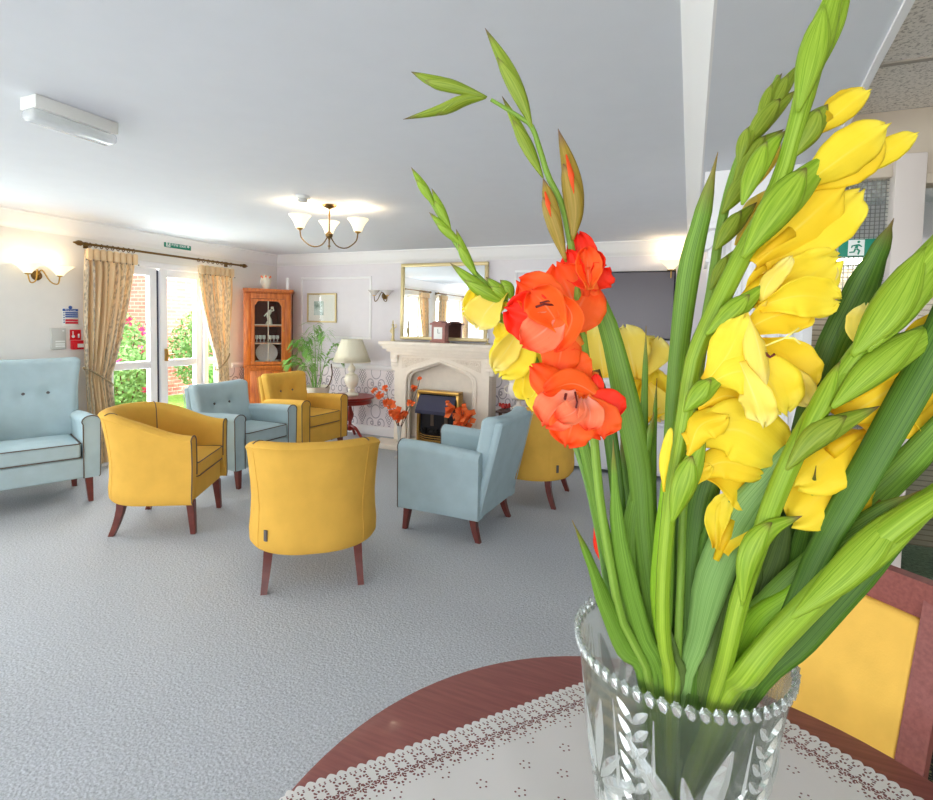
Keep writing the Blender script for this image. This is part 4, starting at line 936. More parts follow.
def armchair(label, loc, rz, mat, hb=.88, hw=.37, arm=.66, zb=.17, buttons=2, sc=1., fl=.10, name='armchair', depth=0.):
    r = thing(name, label, 'armchair', loc, rz); xf = .30 + depth; seat0 = .36
    aw = .055; ya = hw - aw
    # back: reclined slab, widening to the top with soft ears
    def wb(q):
        f = (q.z - seat0 + .1) / (hb - seat0 + .1); x = q.x - .15 * f - .01
        y = q.y * (1 + fl * f * f); x += .06 * (abs(q.y) / (hw - .05)) ** 3 * f
        z = q.z + (.025 * (abs(q.y) / hw) ** 2 - .012) * max(0, f) ** 4
        if q.x > -.2:
            for k in range(buttons):
                by = (k - (buttons - 1) / 2) * (.17 if buttons == 2 else .15); bz = seat0 + (hb - seat0) * .62
                x -= .034 * math.exp(-(((q.y - by) / .05) ** 2 + ((q.z - bz) / .05) ** 2))
            x += .018 * math.exp(-((q.z - seat0 - .16) / .1) ** 2)
        return (x, y, z)
    hz = (hb - seat0 + .14) / 2
    bk = obj('backrest', soft(B(), .065, hw - .075, hz, .045, wb, (4, 22, 20), c=(-.20, 0, hb - hz)), mat, r, 180)
    for k in range(buttons):
        by = (k - (buttons - 1) / 2) * (.17 if buttons == 2 else .15); bz = seat0 + (hb - seat0) * .62; q = wb(Vector((-.135, by, bz)))
        bm = B(); bmesh.ops.create_icosphere(bm, subdivisions=2, radius=.013, matrix=Matrix.Translation((q[0] + .004, q[1], q[2])) @ Matrix.Diagonal((.5, 1, 1, 1))); obj('button', bm, 'button_dark', bk)
    # outer back, follows the recline from the base to the top
    def wo_(q):
        f = (q.z - zb) / (hb - zb); g = max(0., (q.z - seat0 + .1) / (hb - seat0 + .1)); return (q.x - .15 * g - .01 - .012 * sin(pi * min(1, max(0, f))), q.y * (1.10 + (fl - .13) * f * f), q.z)
    hz2 = (hb - .03 - zb) / 2
    obj('outer_back', soft(B(), .03, hw - .075, hz2, .022, wo_, (2, 10, 14), c=(-.232, 0, zb + hz2)), mat, bk, 180)
    pts = [Vector(wo_(Vector((-.263, y, z)))) for y, z in [(-(hw - .075), zb + .05), (-(hw - .075), hb - .1), (-(hw - .1), hb - .06), (0, hb - .06), (hw - .1, hb - .06), (hw - .075, hb - .1), (hw - .075, zb + .05)]]
    obj('seam', tube(B(), catmull(pts, 40), .003, 5), mat, bk)
    # arms: inverted U section run front to back, flaring outward at the front
    for s in (-1, 1):
        bm = B(); rows = []; prof = []
        hz3 = arm
        for k in range(21):
            f = k / 20; x = xf - (xf + .27) * f; top = arm - .03 * f ** 2 + .0; off = .012 * (1 - f) ** 3; wv = aw * (1.1 - .15 * f); yc_ = s * (ya + off)
            row = []
            for z in (zb, zb + .01, zb + .1, zb + .25, top - .07): row.append((x, yc_ + s * (wv * (.88 + .12 * min(1, (z - zb) / .3)) - (.008 if z == zb else 0)), z))
            for a in range(9): aa = pi * a / 8; row.append((x, yc_ + s * wv * 1.06 * cos(aa), top - .05 + .05 * sin(aa)))
            for z in (top - .07, zb + .25, zb + .1, zb): row.append((x, yc_ - s * wv * .92, z))
            rows.append([Vector(v) for v in row])
        vr = [[bm.verts.new(v) for v in row] for row in rows]
        for a_, b_ in zip(vr, vr[1:]):
            for i in range(len(a_)): bm.faces.new((a_[i], a_[(i + 1) % len(a_)], b_[(i + 1) % len(a_)], b_[i]))
        bm.faces.new(vr[0]); bm.faces.new(vr[-1][::-1])
        am = obj('arm', bm, mat, r, 50)
        obj('piping', tube(B(), [v + Vector((.003, 0, 0)) for v in rows[0]], .0042, 6), 'piping_dark', am)
    obj('seat_base', soft(B(), (xf + .22) / 2, ya - .03, (seat0 - zb) / 2, .015, c=((xf - .27) / 2 + .02, 0, (seat0 + zb) / 2)), mat, r, 180)
    cushion(r, mat, -.16, xf + .005, ya - aw - .004, seat0 + .004, seat0 + .125)
    legs(r, xf - .045, hw - .06, -.20, hw - .10, zb + .005, .05)
    return r
armchair('pale blue armchair with two back buttons, left of the far yellow armchair', (-3.88, 3.74, 0), R(0), 'fabric_blue')
armchair('far yellow armchair with two back buttons beside the corner cabinet', (-3.93, 4.67, 0), R(-3), 'fabric_yellow', hw=.35, hb=.9)
armchair('pale blue armchair seen from behind in front of the fireplace', (-1.51, 3.58, 0), R(177), 'fabric_blue', hw=.36, hb=.875, depth=.05)
armchair('pale blue high backed chair with three buttons at the left edge', (-4.82, 2.45, 0), R(-22), 'fabric_blue', hb=1.13, hw=.41, arm=.70, zb=.2, buttons=3, fl=.2, name='high_back_chair', depth=.02)

# ================================================================ lamp, tables, plants
e = thing('wine_table', 'round dark red pedestal table under the cream lamp', 'table', (-3.93, YB - .36, 0))
obj('tabletop', lathe(B(), [(0, .52), (.29, .52), (.305, .53), (.31, .54), (.3, .552), (0, .555)], 36), 'dark_red', e)
obj('frieze', lathe(B(), [(.26, .46), (.27, .465), (.27, .52), (0, .52), (0, .46)], 36), 'dark_red', e)
obj('column', lathe(B(), [(0, .1), (.045, .12), (.05, .15), (.025, .18), (.02, .22), (.045, .28), (.05, .32), (.03, .37), (.02, .42), (.04, .46), (0, .46)], 20), 'dark_red', e)
for k in range(3):
    a = R(90 + 120 * k + 20); obj('leg', tube(B(), catmull([(0.02 * cos(a), .02 * sin(a), .17), (.1 * cos(a), .1 * sin(a), .15), (.18 * cos(a), .18 * sin(a), .07), (.24 * cos(a), .24 * sin(a), .015)], 12), .018, 8), 'dark_red', e)
e = thing('table_lamp', 'cream urn table lamp with pleated shade beside the fireplace', 'lamp', (-3.91, YB - .36, .557))
obj('base', lathe(B(), [(0, 0), (.085, 0), (.085, .025), (.06, .03), (.035, .05), (.045, .075), (.03, .085), (.06, .12), (.085, .17), (.09, .22), (.075, .25), (.08, .26), (.04, .28), (.03, .30), (.045, .315), (.05, .34), (.04, .37), (.02, .39), (.012, .42), (.012, .45), (0, .45)], 28), 'cream_ceramic', e)
vs, fs, uv = [], [], []; n = 96
for j, (r_, z) in enumerate(((.235, .43), (.19, .55), (.13, .71), (.128, .712), (.188, .55), (.232, .432))):
    for i in range(n): a = 2 * pi * i / n; rr = r_ * (1 + .012 * (-1) ** i); vs.append((rr * cos(a), rr * sin(a), z)); uv.append((i / n, z))
for j in range(6):
    for i in range(n): a = j * n + i; b_ = j * n + (i + 1) % n; c_ = ((j + 1) % 6) * n; fs.append((a, b_, c_ + (i + 1) % n, c_ + i))
rawobj('lamp_shade', vs, fs, 'lampshade_fabric', e, 180, uv)
obj('shade_trim', tube(B(), [(.236 * cos(a * pi / 20), .236 * sin(a * pi / 20), .43) for a in range(40)], .005, 6, closed=True), 'cream_ceramic', e)
# urn on small table, right of the fireplace
e = thing('side_table', 'dark topped small table under the white urn', 'table', (-1.62, YB - .30, 0))
obj('tabletop', box(B(), -.30, .30, -.2, .2, .53, .555, .005), 'table_dark', e)
for sx in (-1, 1):
    for sy in (-1, 1): obj('leg', tube(B(), [(sx * .26, sy * .16, .53), (sx * .27, sy * .17, 0)], [.02, .014], 8), 'table_dark', e)
e = thing('urn', 'white stone urn on the small table right of the fireplace', 'urn', (-1.72, YB - .3, .555))
obj('pedestal', lathe(box(B(), -.075, .075, -.075, .075, 0, .03, .003), [(.06, .03), (.025, .06), (.022, .09), (.04, .11)], 20), 'urn_stone', e)
obj('bowl', lathe(B(), [(.03, .10), (.09, .13), (.12, .19), (.125, .25), (.11, .30), (.125, .33), (.14, .345), (.13, .35), (.1, .33), (.1, .25), (0, .16)], 32), 'urn_stone', e)
for s in (-1, 1): obj('handle', tube(B(), catmull([(s * .11, 0, .17), (s * .16, 0, .18), (s * .17, 0, .23), (s * .125, 0, .27)], 10), .009, 6), 'urn_stone', e)
bm = B(); rd = random.Random(5)
for k in range(16): bmesh.ops.create_icosphere(bm, subdivisions=1, radius=.018, matrix=Matrix.Translation((-1.87 + rd.uniform(-.05, .06), YB - .36 + rd.uniform(-.04, .03), .575 + rd.uniform(0, .035))))
tag(obj('dried_flowers', bm, 'red_box', None, None), 'little heap of dusky red dried flowers beside the urn', 'flowers')
# palm in a white pot on a stool
e = thing('plant_stool', 'low wooden stool under the potted palm', 'stool', (-4.42, YB - .42, 0))
obj('top', lathe(B(), [(0, .42), (.17, .42), (.18, .435), (.17, .45), (0, .45)], 24), 'cabinet_wood', e)
for k in range(3): a = R(30 + 120 * k); obj('leg', tube(B(), [(.11 * cos(a), .11 * sin(a), .42), (.15 * cos(a), .15 * sin(a), 0)], .016, 8), 'cabinet_wood', e)
e = thing('potted_palm', 'feathery potted palm in a white bowl left of the lamp', 'plant', (-4.42, YB - .42, .45))
obj('pot', lathe(B(), [(0, 0), (.11, 0), (.15, .06), (.175, .16), (.185, .2), (.17, .2), (.15, .15), (0, .14)], 28), 'cream_ceramic', e)
obj('soil', lathe(B(), [(0, .165), (.15, .165), (.15, .15), (0, .15)], 20), 'soil', e)
rd = random.Random(11)
fr = [(0, .35, .86, -1.1), (0, .62, .62, .2), (0, .62, .6, 3.0), (0, .4, .78, 2.0), (0, .45, .78, -.4), (0, .6, .42, 3.6), (0, .55, .5, -.9), (0, .45, .55, -1.7), (0, .5, .7, 2.6), (0, .55, .42, .6), (0, .6, .35, -2.4), (0, .5, .66, -2.9), (0, .45, .35, -1.2)]
for k, (o_, L, hgt, a) in enumerate(fr):
    bx, by = rd.uniform(-.04, .04), rd.uniform(-.04, .04); tx, ty = bx + L * .55 * cos(a), by + L * .55 * sin(a)
    sp_ = catmull([(bx, by, .16), (bx + (tx - bx) * .25, by + (ty - by) * .25, .16 + hgt * .6), (bx + (tx - bx) * .65, by + (ty - by) * .65, .16 + hgt * .95), (tx, ty, .16 + hgt * .88)], 22)
    fo = obj('frond', tube(B(), sp_, [.005 - .003 * i / 22 for i in range(23)], 5), 'leaf_far', e)
    vs, fs = [], []
    for i in range(8, 23):
        P0 = sp_[i]; tg = (sp_[min(22, i + 1)] - sp_[i - 1]).normalized(); sd = tg.cross(Vector((0, 0, 1))).normalized()
        for s in (-1, 1):
            dr = (sd * s * .9 + tg * .7 + Vector((0, 0, rd.uniform(-.5, .1)))).normalized(); Lf = rd.uniform(.14, .22) * (1 - abs(i - 16) / 16); wv = Vector((0, 0, 1)).cross(dr).normalized() * .013
            kk = len(vs); mid_ = P0 + dr * Lf * .5 + Vector((0, 0, .01)); tp_ = P0 + dr * Lf - Vector((0, 0, Lf * .3))
            vs += [P0, mid_ + wv, tp_, mid_ - wv]; fs.append((kk, kk + 1, kk + 2, kk + 3))
    rawobj('leaflets', vs, fs, 'leaf_far' if k % 3 else 'leaf_pale', fo, None)
obj('bent_stem', tube(B(), catmull([(.1, -.02, .16), (.22, -.03, .22), (.27, -.02, .36), (.24, 0, .5)], 14), .008, 6), 'twig', e)
# blossom branches by the hearth
def blossoms(label, loc, br, vase=True, vh=.36, seed=2):
    e = thing('blossom_arrangement', label, 'flowers', loc); rd = random.Random(seed)
    if vase: obj('vase', lathe(B(), [(0, 0), (.05, 0), (.055, .01), (.02, .03), (.014, .1), (.016, vh * .6), (.028, vh), (.024, vh), (.012, vh * .6), (0, .04)], 20), 'grey_plastic', e)
    else: obj('pot', lathe(B(), [(0, 0), (.07, 0), (.09, .12), (.085, .12), (0, .1)], 20), 'stone_shade', e)
    for pts, fl in br:
        pp = catmull(pts, 14); bo = obj('branch', tube(B(), pp, [.005 - .003 * i / 14 for i in range(15)], 5), 'twig', e)
        vs, fs = [], []
        for f, sz in fl:
            P = pp[int(f * 14)]
            for j in range(11):
                d = Vector((rd.uniform(-1, 1), rd.uniform(-1, .4), rd.uniform(-.7, 1))).normalized(); w_ = d.orthogonal().normalized() * sz * .45; k = len(vs)
                vs += [P, P + d * sz * .6 + w_, P + d * sz, P + d * sz * .6 - w_]; fs.append((k, k + 1, k + 2, k + 3))
        rawobj('blossom', vs, fs, 'orange_petal_far', bo, None)
    return e
blossoms('orange blossom branches in a slender vase left of the electric fire', (-2.90, 4.99, 0), [
    ([(0, 0, .3), (-.05, 0, .5), (-.13, 0, .62), (-.2, 0, .80)], ((.35, .07), (.6, .07), (.95, .05))), ([(0, 0, .3), (-.1, 0, .52), (-.22, 0, .66), (-.32, 0, .72)], ((.3, .06), (.55, .06), (.85, .06), (1, .05))),
    ([(0, 0, .3), (.08, 0, .52), (.15, 0, .66), (.17, 0, .80)], ((.3, .05), (.6, .05), (.95, .06))), ([(0, 0, .3), (-.01, 0, .4), (0, .0, .47), (.01, 0, .5)], ((.5, .08), (1, .09))),
    ([(0, 0, .3), (.1, 0, .5), (.2, .02, .75), (.24, .02, .92)], ((.55, .035), (.98, .035)))])
blossoms('low orange flower arrangement at the right of the electric fire', (-2.27, 5.30, .057), [
    ([(0, 0, .1), (-.04, -.03, .3), (-.12, -.04, .45)], ((.5, .09), (1, .1))), ([(0, 0, .1), (.04, -.03, .3), (.1, -.04, .42)], ((.5, .09), (1, .1))), ([(0, 0, .1), (0, -.04, .35), (0, -.05, .5)], ((.5, .1), (.75, .1), (1, .08))), ([(0, 0, .1), (-.08, -.03, .35), (-.17, -.04, .55)], ((1, .04),))], False, seed=6)

# ================================================================ round table, cloth, dining chair
TX, TY, TZ = .03, .642, .74
e = thing('round_table', 'round mahogany dining table in the foreground under the lace cloth', 'table', (TX, TY, 0))
obj('tabletop', lathe(B(), [(0, .708), (.56, .708), (.585, .712), (.597, .722), (.6, .73), (.595, .738), (.588, .74), (0, .74)], 96), 'mahogany', e)
obj('pedestal', lathe(B(), [(.09, .708), (.05, .66), (.045, .4), (.07, .3), (.06, .18), (.08, .12), (0, .12)], 24), 'mahogany', e)
for k in range(4): a = R(45 + 90 * k); obj('leg', tube(B(), catmull([(.03 * cos(a), .03 * sin(a), .2), (.2 * cos(a), .2 * sin(a), .14), (.42 * cos(a), .42 * sin(a), .025)], 12), .026, 8), 'mahogany', e)
# cloth: parallelogram, lace border with its own UV (metres along / in from the edge)
C0 = Vector((-.585, .618)); E1 = Vector((.64, .766)).normalized() * .885; E2 = Vector((.85, -.53)).normalized() * .88
def cz(p):
    d_ = math.hypot(p.x - TX, p.y - TY) - .597
    base = TZ + .0018
    if d_ < 0: return p, base + .0012 * sin(p.x * 31 + 1) * sin(p.y * 27)
    q = Vector((TX, TY)) + (p - Vector((TX, TY))).normalized() * (.597 + min(d_, .02) * .5 + max(0, d_ - .02) * .12); return q, base - max(0, d_ - .004) * .95
def clothmesh(name, u0, u1, v0, v1, nu, nv, mat, par, uvf):
    vs, fs, uv = [], [], []
    for j in range(nv + 1):
        for i in range(nu + 1):
            a, b_ = u0 + (u1 - u0) * i / nu, v0 + (v1 - v0) * j / nv; p, z = cz(C0 + E1 * (a / .885) + E2 * (b_ / .88)); vs.append((p.x - TX, p.y - TY, z)); uv.append(uvf(a, b_))
    for j in range(nv):
        for i in range(nu): k = j * (nu + 1) + i; fs.append((k, k + 1, k + nu + 2, k + nu + 1))
    return rawobj(name, vs, fs, mat, par, 180, uv)
cl_ = thing('tablecloth', 'white embroidered cloth with lace border under the crystal vase', 'tablecloth', (TX, TY, 0)); lw = .083
clothmesh('centre_panel', lw, .885 - lw, lw, .88 - lw, 60, 60, 'eyelet_cloth', cl_, lambda a, b_: (a, b_))
clothmesh('lace_border', 0, .885, 0, lw, 80, 10, 'lace', cl_, lambda a, b_: (a, b_))
clothmesh('lace_border', 0, .885, .88 - lw, .88, 80, 10, 'lace', cl_, lambda a, b_: (a, .88 - b_))
clothmesh('lace_border', 0, lw, lw, .88 - lw, 10, 80, 'lace', cl_, lambda a, b_: (b_, a))
clothmesh('lace_border', .885 - lw, .885, lw, .88 - lw, 10, 80, 'lace', cl_, lambda a, b_: (b_, .885 - a))
DC = thing('dining_chair', 'mahogany dining chair with yellow padded back behind the table', 'chair', (.104, 1.26, 0), R(234.5))   # +x = facing
HB, HWc = .95, .25
def rec(x, y, z): return Vector((x - .16 * max(0, (z - .45)) / .5, y, z))
def bar(bm, pts, w_, d_):
    rows = [[bm.verts.new(p + Vector(((sx * d_), 0, 0)) + q * sy * w_) for sx, sy in ((-1, -1), (1, -1), (1, 1), (-1, 1))] for p, q in pts]
    for a_, b_ in zip(rows, rows[1:]):
        for i in range(4): bm.faces.new((a_[i], a_[(i + 1) % 4], b_[(i + 1) % 4], b_[i]))
    bm.faces.new(rows[0]); bm.faces.new(rows[-1][::-1]); bmesh.ops.bevel(bm, geom=bm.edges[:], offset=.004, segments=2, affect='EDGES') if 0 else None; return bm
Y1 = Vector((0, 1, 0)); Z1 = Vector((0, 0, 1))
for s in (-1, 1):
    obj('back_post', bar(B(), [(rec(-.21 - (.06 * (1 - min(1, z / .45))), s * HWc, z), Y1) for z in (0, .2, .45, .7, HB)], .024, .016), 'mahogany', DC)
    obj('leg', tube(B(), [(.2, s * .21, .42), (.21, s * .215, 0)], [.022, .016], 8), 'mahogany', DC)
obj('top_rail', bar(B(), [(rec(-.21, y, HB - .03 + .0) - Vector((.02 * (1 - (y / HWc) ** 2), 0, 0)), Z1) for y in (-HWc - .022, -.12, 0, .12, HWc + .022)], .04, .017), 'mahogany', DC)
obj('back_panel', soft(B(), .014, HWc - .022, .155, .012, lambda q: rec(q.x - .21 + .006 - .02 * (1 - (q.y / HWc) ** 2), q.y, q.z + .725), (2, 8, 8)), 'seat_yellow', DC, 180)
obj('lower_rail', bar(B(), [(rec(-.21, y, .55), Z1) for y in (-HWc, HWc)], .025, .014), 'mahogany', DC)
obj('seat', soft(B(), .22, .23, .035, .025, c=(0, 0, .455)), 'seat_yellow', DC, 180)
obj('seat_rail', box(box(box(box(B(), .18, .21, -.22, .22, .36, .42), -.21, -.18, -.22, .22, .36, .42), -.18, .18, -.225, -.2, .36, .42), -.18, .18, .2, .225, .36, .42), 'mahogany', DC, None)
# ================================================================ crystal vase
VX, VY = .003, .69
vz = thing('crystal_vase', 'tall cut crystal vase with toothed rim holding the gladioli', 'vase', (VX, VY, TZ + .004)); NV = 58 * 4
vp = [(.078, 0), (.082, .012), (.08, .05), (.084, .1), (.0965, .186), (.108, .26), (.118, .33), (.1225, .355)]
vi = [(.1165, .356), (.112, .33), (.102, .26), (.0905, .186), (.078, .1), (.073, .05), (.068, .025), (0, .022)]
bm = B(); rows = []
def tooth(i): p = (i % 4) / 4; return 1 - abs(p * 2 - 1)
for pr, kind in [(p, 0) for p in vp] + [((.1265, .366), 1), ((.1235, .3675), 1)] + [(p, 0) for p in vi[:-1]]:
    r_, z = pr; row = []
    for i in range(NV):
        a = 2 * pi * i / NV; tz = tooth(i) * .0065 if kind else 0; rr = r_ + (.002 * tooth(i) if kind else 0); row.append(bm.verts.new((rr * cos(a), rr * sin(a), z + tz)))
    rows.append(row)
for a_, b_ in zip(rows, rows[1:]):
    for i in range(NV): j = (i + 1) % NV; bm.faces.new((a_[i], a_[j], b_[j], b_[i]))
bm.faces.new(rows[0][::-1]); bm.faces.new(rows[-1])
obj('body', bm, 'crystal_glass', vz, 40)
bm = B()
for k in range(58):
    a = 2 * pi * (k + .5) / 58; m4 = Matrix.Rotation(a, 4, 'Z') @ Matrix.Translation((.1235, 0, .3635)) @ Matrix.Rotation(R(18), 4, 'X') @ Matrix.Diagonal((.0048, .0058, .0092, 1))
    bmesh.ops.create_icosphere(bm, subdivisions=1, radius=1, matrix=m4)
obj('toothed_rim', bm, 'crystal_cut', vz, None)
def vr(z):
    for (r0, z0), (r1, z1) in zip(vp, vp[1:]):
        if z <= z1: return r0 + (r1 - r0) * (z - z0) / (z1 - z0)
    return vp[-1][0]
def spind(bm, a0, z0, a1, z1, w_, h_=.0035):
    """prismatic cut lying on the wall from (angle,z) to (angle,z)"""
    n = 6; rows = []
    for k in range(n + 1):
        f = k / n; a = a0 + (a1 - a0) * f; z = z0 + (z1 - z0) * f; r_ = vr(z); ww = w_ * sin(pi * (f * .92 + .04)) + .0003
        dl = Vector(((a1 - a0) * r_, z1 - z0)).normalized(); px, pz = -dl.y * ww, dl.x * ww
        P = lambda da, dz, rr: bm.verts.new(((r_ + rr) * cos(a + da / r_), (r_ + rr) * sin(a + da / r_), z + dz))
        rows.append((P(px, pz, .0004), P(0, 0, h_ * sin(pi * f) + .0006), P(-px, -pz, .0004)))
    for a_, b_ in zip(rows, rows[1:]):
        for i in range(2): bm.faces.new((a_[i], a_[i + 1], b_[i + 1], b_[i]))
for k in range(5):
    ac = R(-76 + 72 * k); zc = .20; bm = B()
    for j in range(16):
        t_ = 2 * pi * (j + .5) / 16; L = (.125 if j % 2 else .085) * (1.0 if abs(sin(t_)) > .7 else .62)
        spind(bm, ac + .012 * cos(t_) / .09, zc + .012 * sin(t_), ac + L * cos(t_) / .1, min(.352, max(.02, zc + L * sin(t_))), .0105 if j % 2 else .007)
    obj('cut_star', bm, 'crystal_cut', vz, None)
    bm = B(); ac2 = ac + R(36)
    for z in [.06 + .022 * i for i in range(13)]:
        for s in (-1, 1): spind(bm, ac2, z, ac2 + s * .15, z + .022, .005)
    obj('cut_fern', bm, 'crystal_cut', vz, None)
    bm = B(); [spind(bm, ac2 + s * .2, .03, ac2 + s * .2, .34, .003, .003) for s in (-1, 1)]; obj('cut_column', bm, 'crystal_cut', vz, None)

# ================================================================ gladioli
def frame(P, N0):
    k = len(P); out = []
    for i in range(k):
        t_ = (P[min(i + 1, k - 1)].xyz - P[max(i - 1, 0)].xyz).normalized(); n = N0 - t_ * N0.dot(t_)
        n = n.normalized() if n.length > 1e-4 else t_.orthogonal().normalized(); out.append((t_, n, t_.cross(n).normalized()))
    return out
def cat4(P, n):
    w_ = [p[3] for p in P]; pts = catmull([Vector(p[:3]) for p in P], n); k = len(P) - 1; out = []
    for i, p in enumerate(pts):
        u = i / n * k; j = min(int(u), k - 1); f = u - j; f = f * f * (3 - 2 * f); out.append((p, w_[j] + (w_[j + 1] - w_[j]) * f))
    return out
def leaf_blade(par, mat, pts, nrm, fold=.22, name='leaf'):
    q = cat4(pts, 26); P = [a for a, _ in q]; fr = frame(P, Vector(nrm)); vs, fs, uv = [], [], []; nx = 6
    for i, (p, wv) in enumerate(q):
        t_, n, s_ = fr[i]
        for j in range(nx + 1):
            s = j / nx * 2 - 1; vs.append(p + s_ * s * wv * .5 - n * (abs(s) ** 1.3) * wv * fold); uv.append((j / nx, i / 26))
    for i in range(26):
        for j in range(nx): a = i * (nx + 1) + j; fs.append((a, a + 1, a + nx + 2, a + nx + 1))
    o = rawobj(name, vs, fs, mat, par, 50, uv); m_ = o.modifiers.new('Solidify', 'SOLIDIFY'); m_.thickness = .0007; return o
def stalk(par, mat, pts, name='stem'):
    q = cat4(pts, 40); vs, fs, uv = [], [], []; n = 10; fr = frame([a for a, _ in q], Vector((.3, -1, .1)))
    for i, (p, wv) in enumerate(q):
        t_, nn, s_ = fr[i]
        for j in range(n + 1): a = 2 * pi * j / n; vs.append(p + (nn * cos(a) + s_ * sin(a)) * wv * .5); uv.append((j / n, i / 40))
    for i in range(40):
        for j in range(n): a = i * (n + 1) + j; fs.append((a, a + 1, a + n + 2, a + n + 1))
    return rawobj(name, vs, fs, mat, par, 180, uv)
def bud(par, mat, pts, W, nrm, name='bud', peek=None):
    q = catmull([Vector(p) for p in pts], 18); vs, fs, uv = [], [], []; n = 12; fr = frame(q, Vector(nrm))
    for i, p in enumerate(q):
        t_, nn, s_ = fr[i]; f = i / 18; wv = W * .5 * ((.12 + .88 * sin(pi / 2 * f / .5)) if f < .5 else max(.02, 1 - ((f - .5) / .5) ** 1.7))
        for j in range(n + 1):
            a = 2 * pi * j / n; rr = wv * (1 - .12 * max(0, cos(a)) ** 8); vs.append(p + (nn * cos(a) * .62 + s_ * sin(a)) * rr); uv.append((j / n, f))
    for i in range(18):
        for j in range(n): a = i * (n + 1) + j; fs.append((a, a + 1, a + n + 2, a + n + 1))
    o = rawobj(name, vs, fs, mat, par, 180, uv)
    # overlapping outer bract: a second, slightly wider half sheath to two thirds
    vs, fs, uv = [], [], []
    for i in range(14):
        p = q[i]; t_, nn, s_ = fr[i]; f = i / 13; g_ = f * 13 / 18; wv = W * .5 * ((.12 + .88 * sin(pi / 2 * g_ / .5)) if g_ < .5 else max(.02, 1 - ((g_ - .5) / .5) ** 1.7)) * 1.04 + W * .02 * f
        for j in range(7): a = (-1.9 + 3.8 * j / 6) * (1 - f ** 3 * .97) - .6; vs.append(p + (nn * cos(a) * .66 + s_ * sin(a)) * wv * 1.05 + t_ * 0); uv.append((j / 6, f * .95))
    for i in range(13):
        for j in range(6): a = i * 7 + j; fs.append((a, a + 1, a + 8, a + 7))
    b_ = rawobj('bract', vs, fs, mat, o, 180, uv); m_ = b_.modifiers.new('Solidify', 'SOLIDIFY'); m_.thickness = .0006
    if peek:
        c_ = [q[k] + fr[k][1] * W * .30 for k in (8, 11, 14)]; bmm = B(); tube(bmm, c_, [W * .06, W * .16, W * .04], 8); obj('petal_tip', bmm, peek, o, 180)
    return o
def petal(par, mat, pts, W, nrm, cup=.15, ruf=.05, seed=0, base=.28):
    n, nx = 22, 14; P = catmull([Vector(p) for p in pts], n); fr = frame(P, Vector(nrm)); rd = random.Random(seed); ph = rd.uniform(0, 6); vs, fs, uv = [], [], []
    for i, p in enumerate(P):
        t_, nn, s_ = fr[i]; f = i / n; g = min(1, f / .58); wv = W * .5 * ((base + (1 - base) * g * g * (3 - 2 * g)) if f < .58 else math.sqrt(max(0, 1 - ((f - .58) / .425) ** 2.4)))
        for j in range(nx + 1):
            s = j / nx * 2 - 1; r1 = ruf * W * abs(s) ** 2.5 * f * (sin(f * 21 + ph + (2 if s > 0 else 0)) + .5 * sin(f * 37 + ph)); r2 = ruf * W * f ** 4 * sin(s * 8 + ph)
            edge = 1 + .035 * sin(f * 30 + ph * 2 + (1 if s > 0 else 0)) * f
            vs.append(p + s_ * s * wv * edge + nn * (cup * W * (s * s) * (1 - .3 * f) + r1 + r2) + t_ * (W * .05 * f ** 6 * sin(s * 6 + ph) + -W * .02 * f * s * s)); uv.append((j / nx, f))
    for i in range(n):
        for j in range(nx): a = i * (nx + 1) + j; fs.append((a, a + 1, a + nx + 2, a + nx + 1))
    o = rawobj('petal', vs, fs, mat, par, 180, uv); m_ = o.modifiers.new('Solidify', 'SOLIDIFY'); m_.thickness = .0005; return o
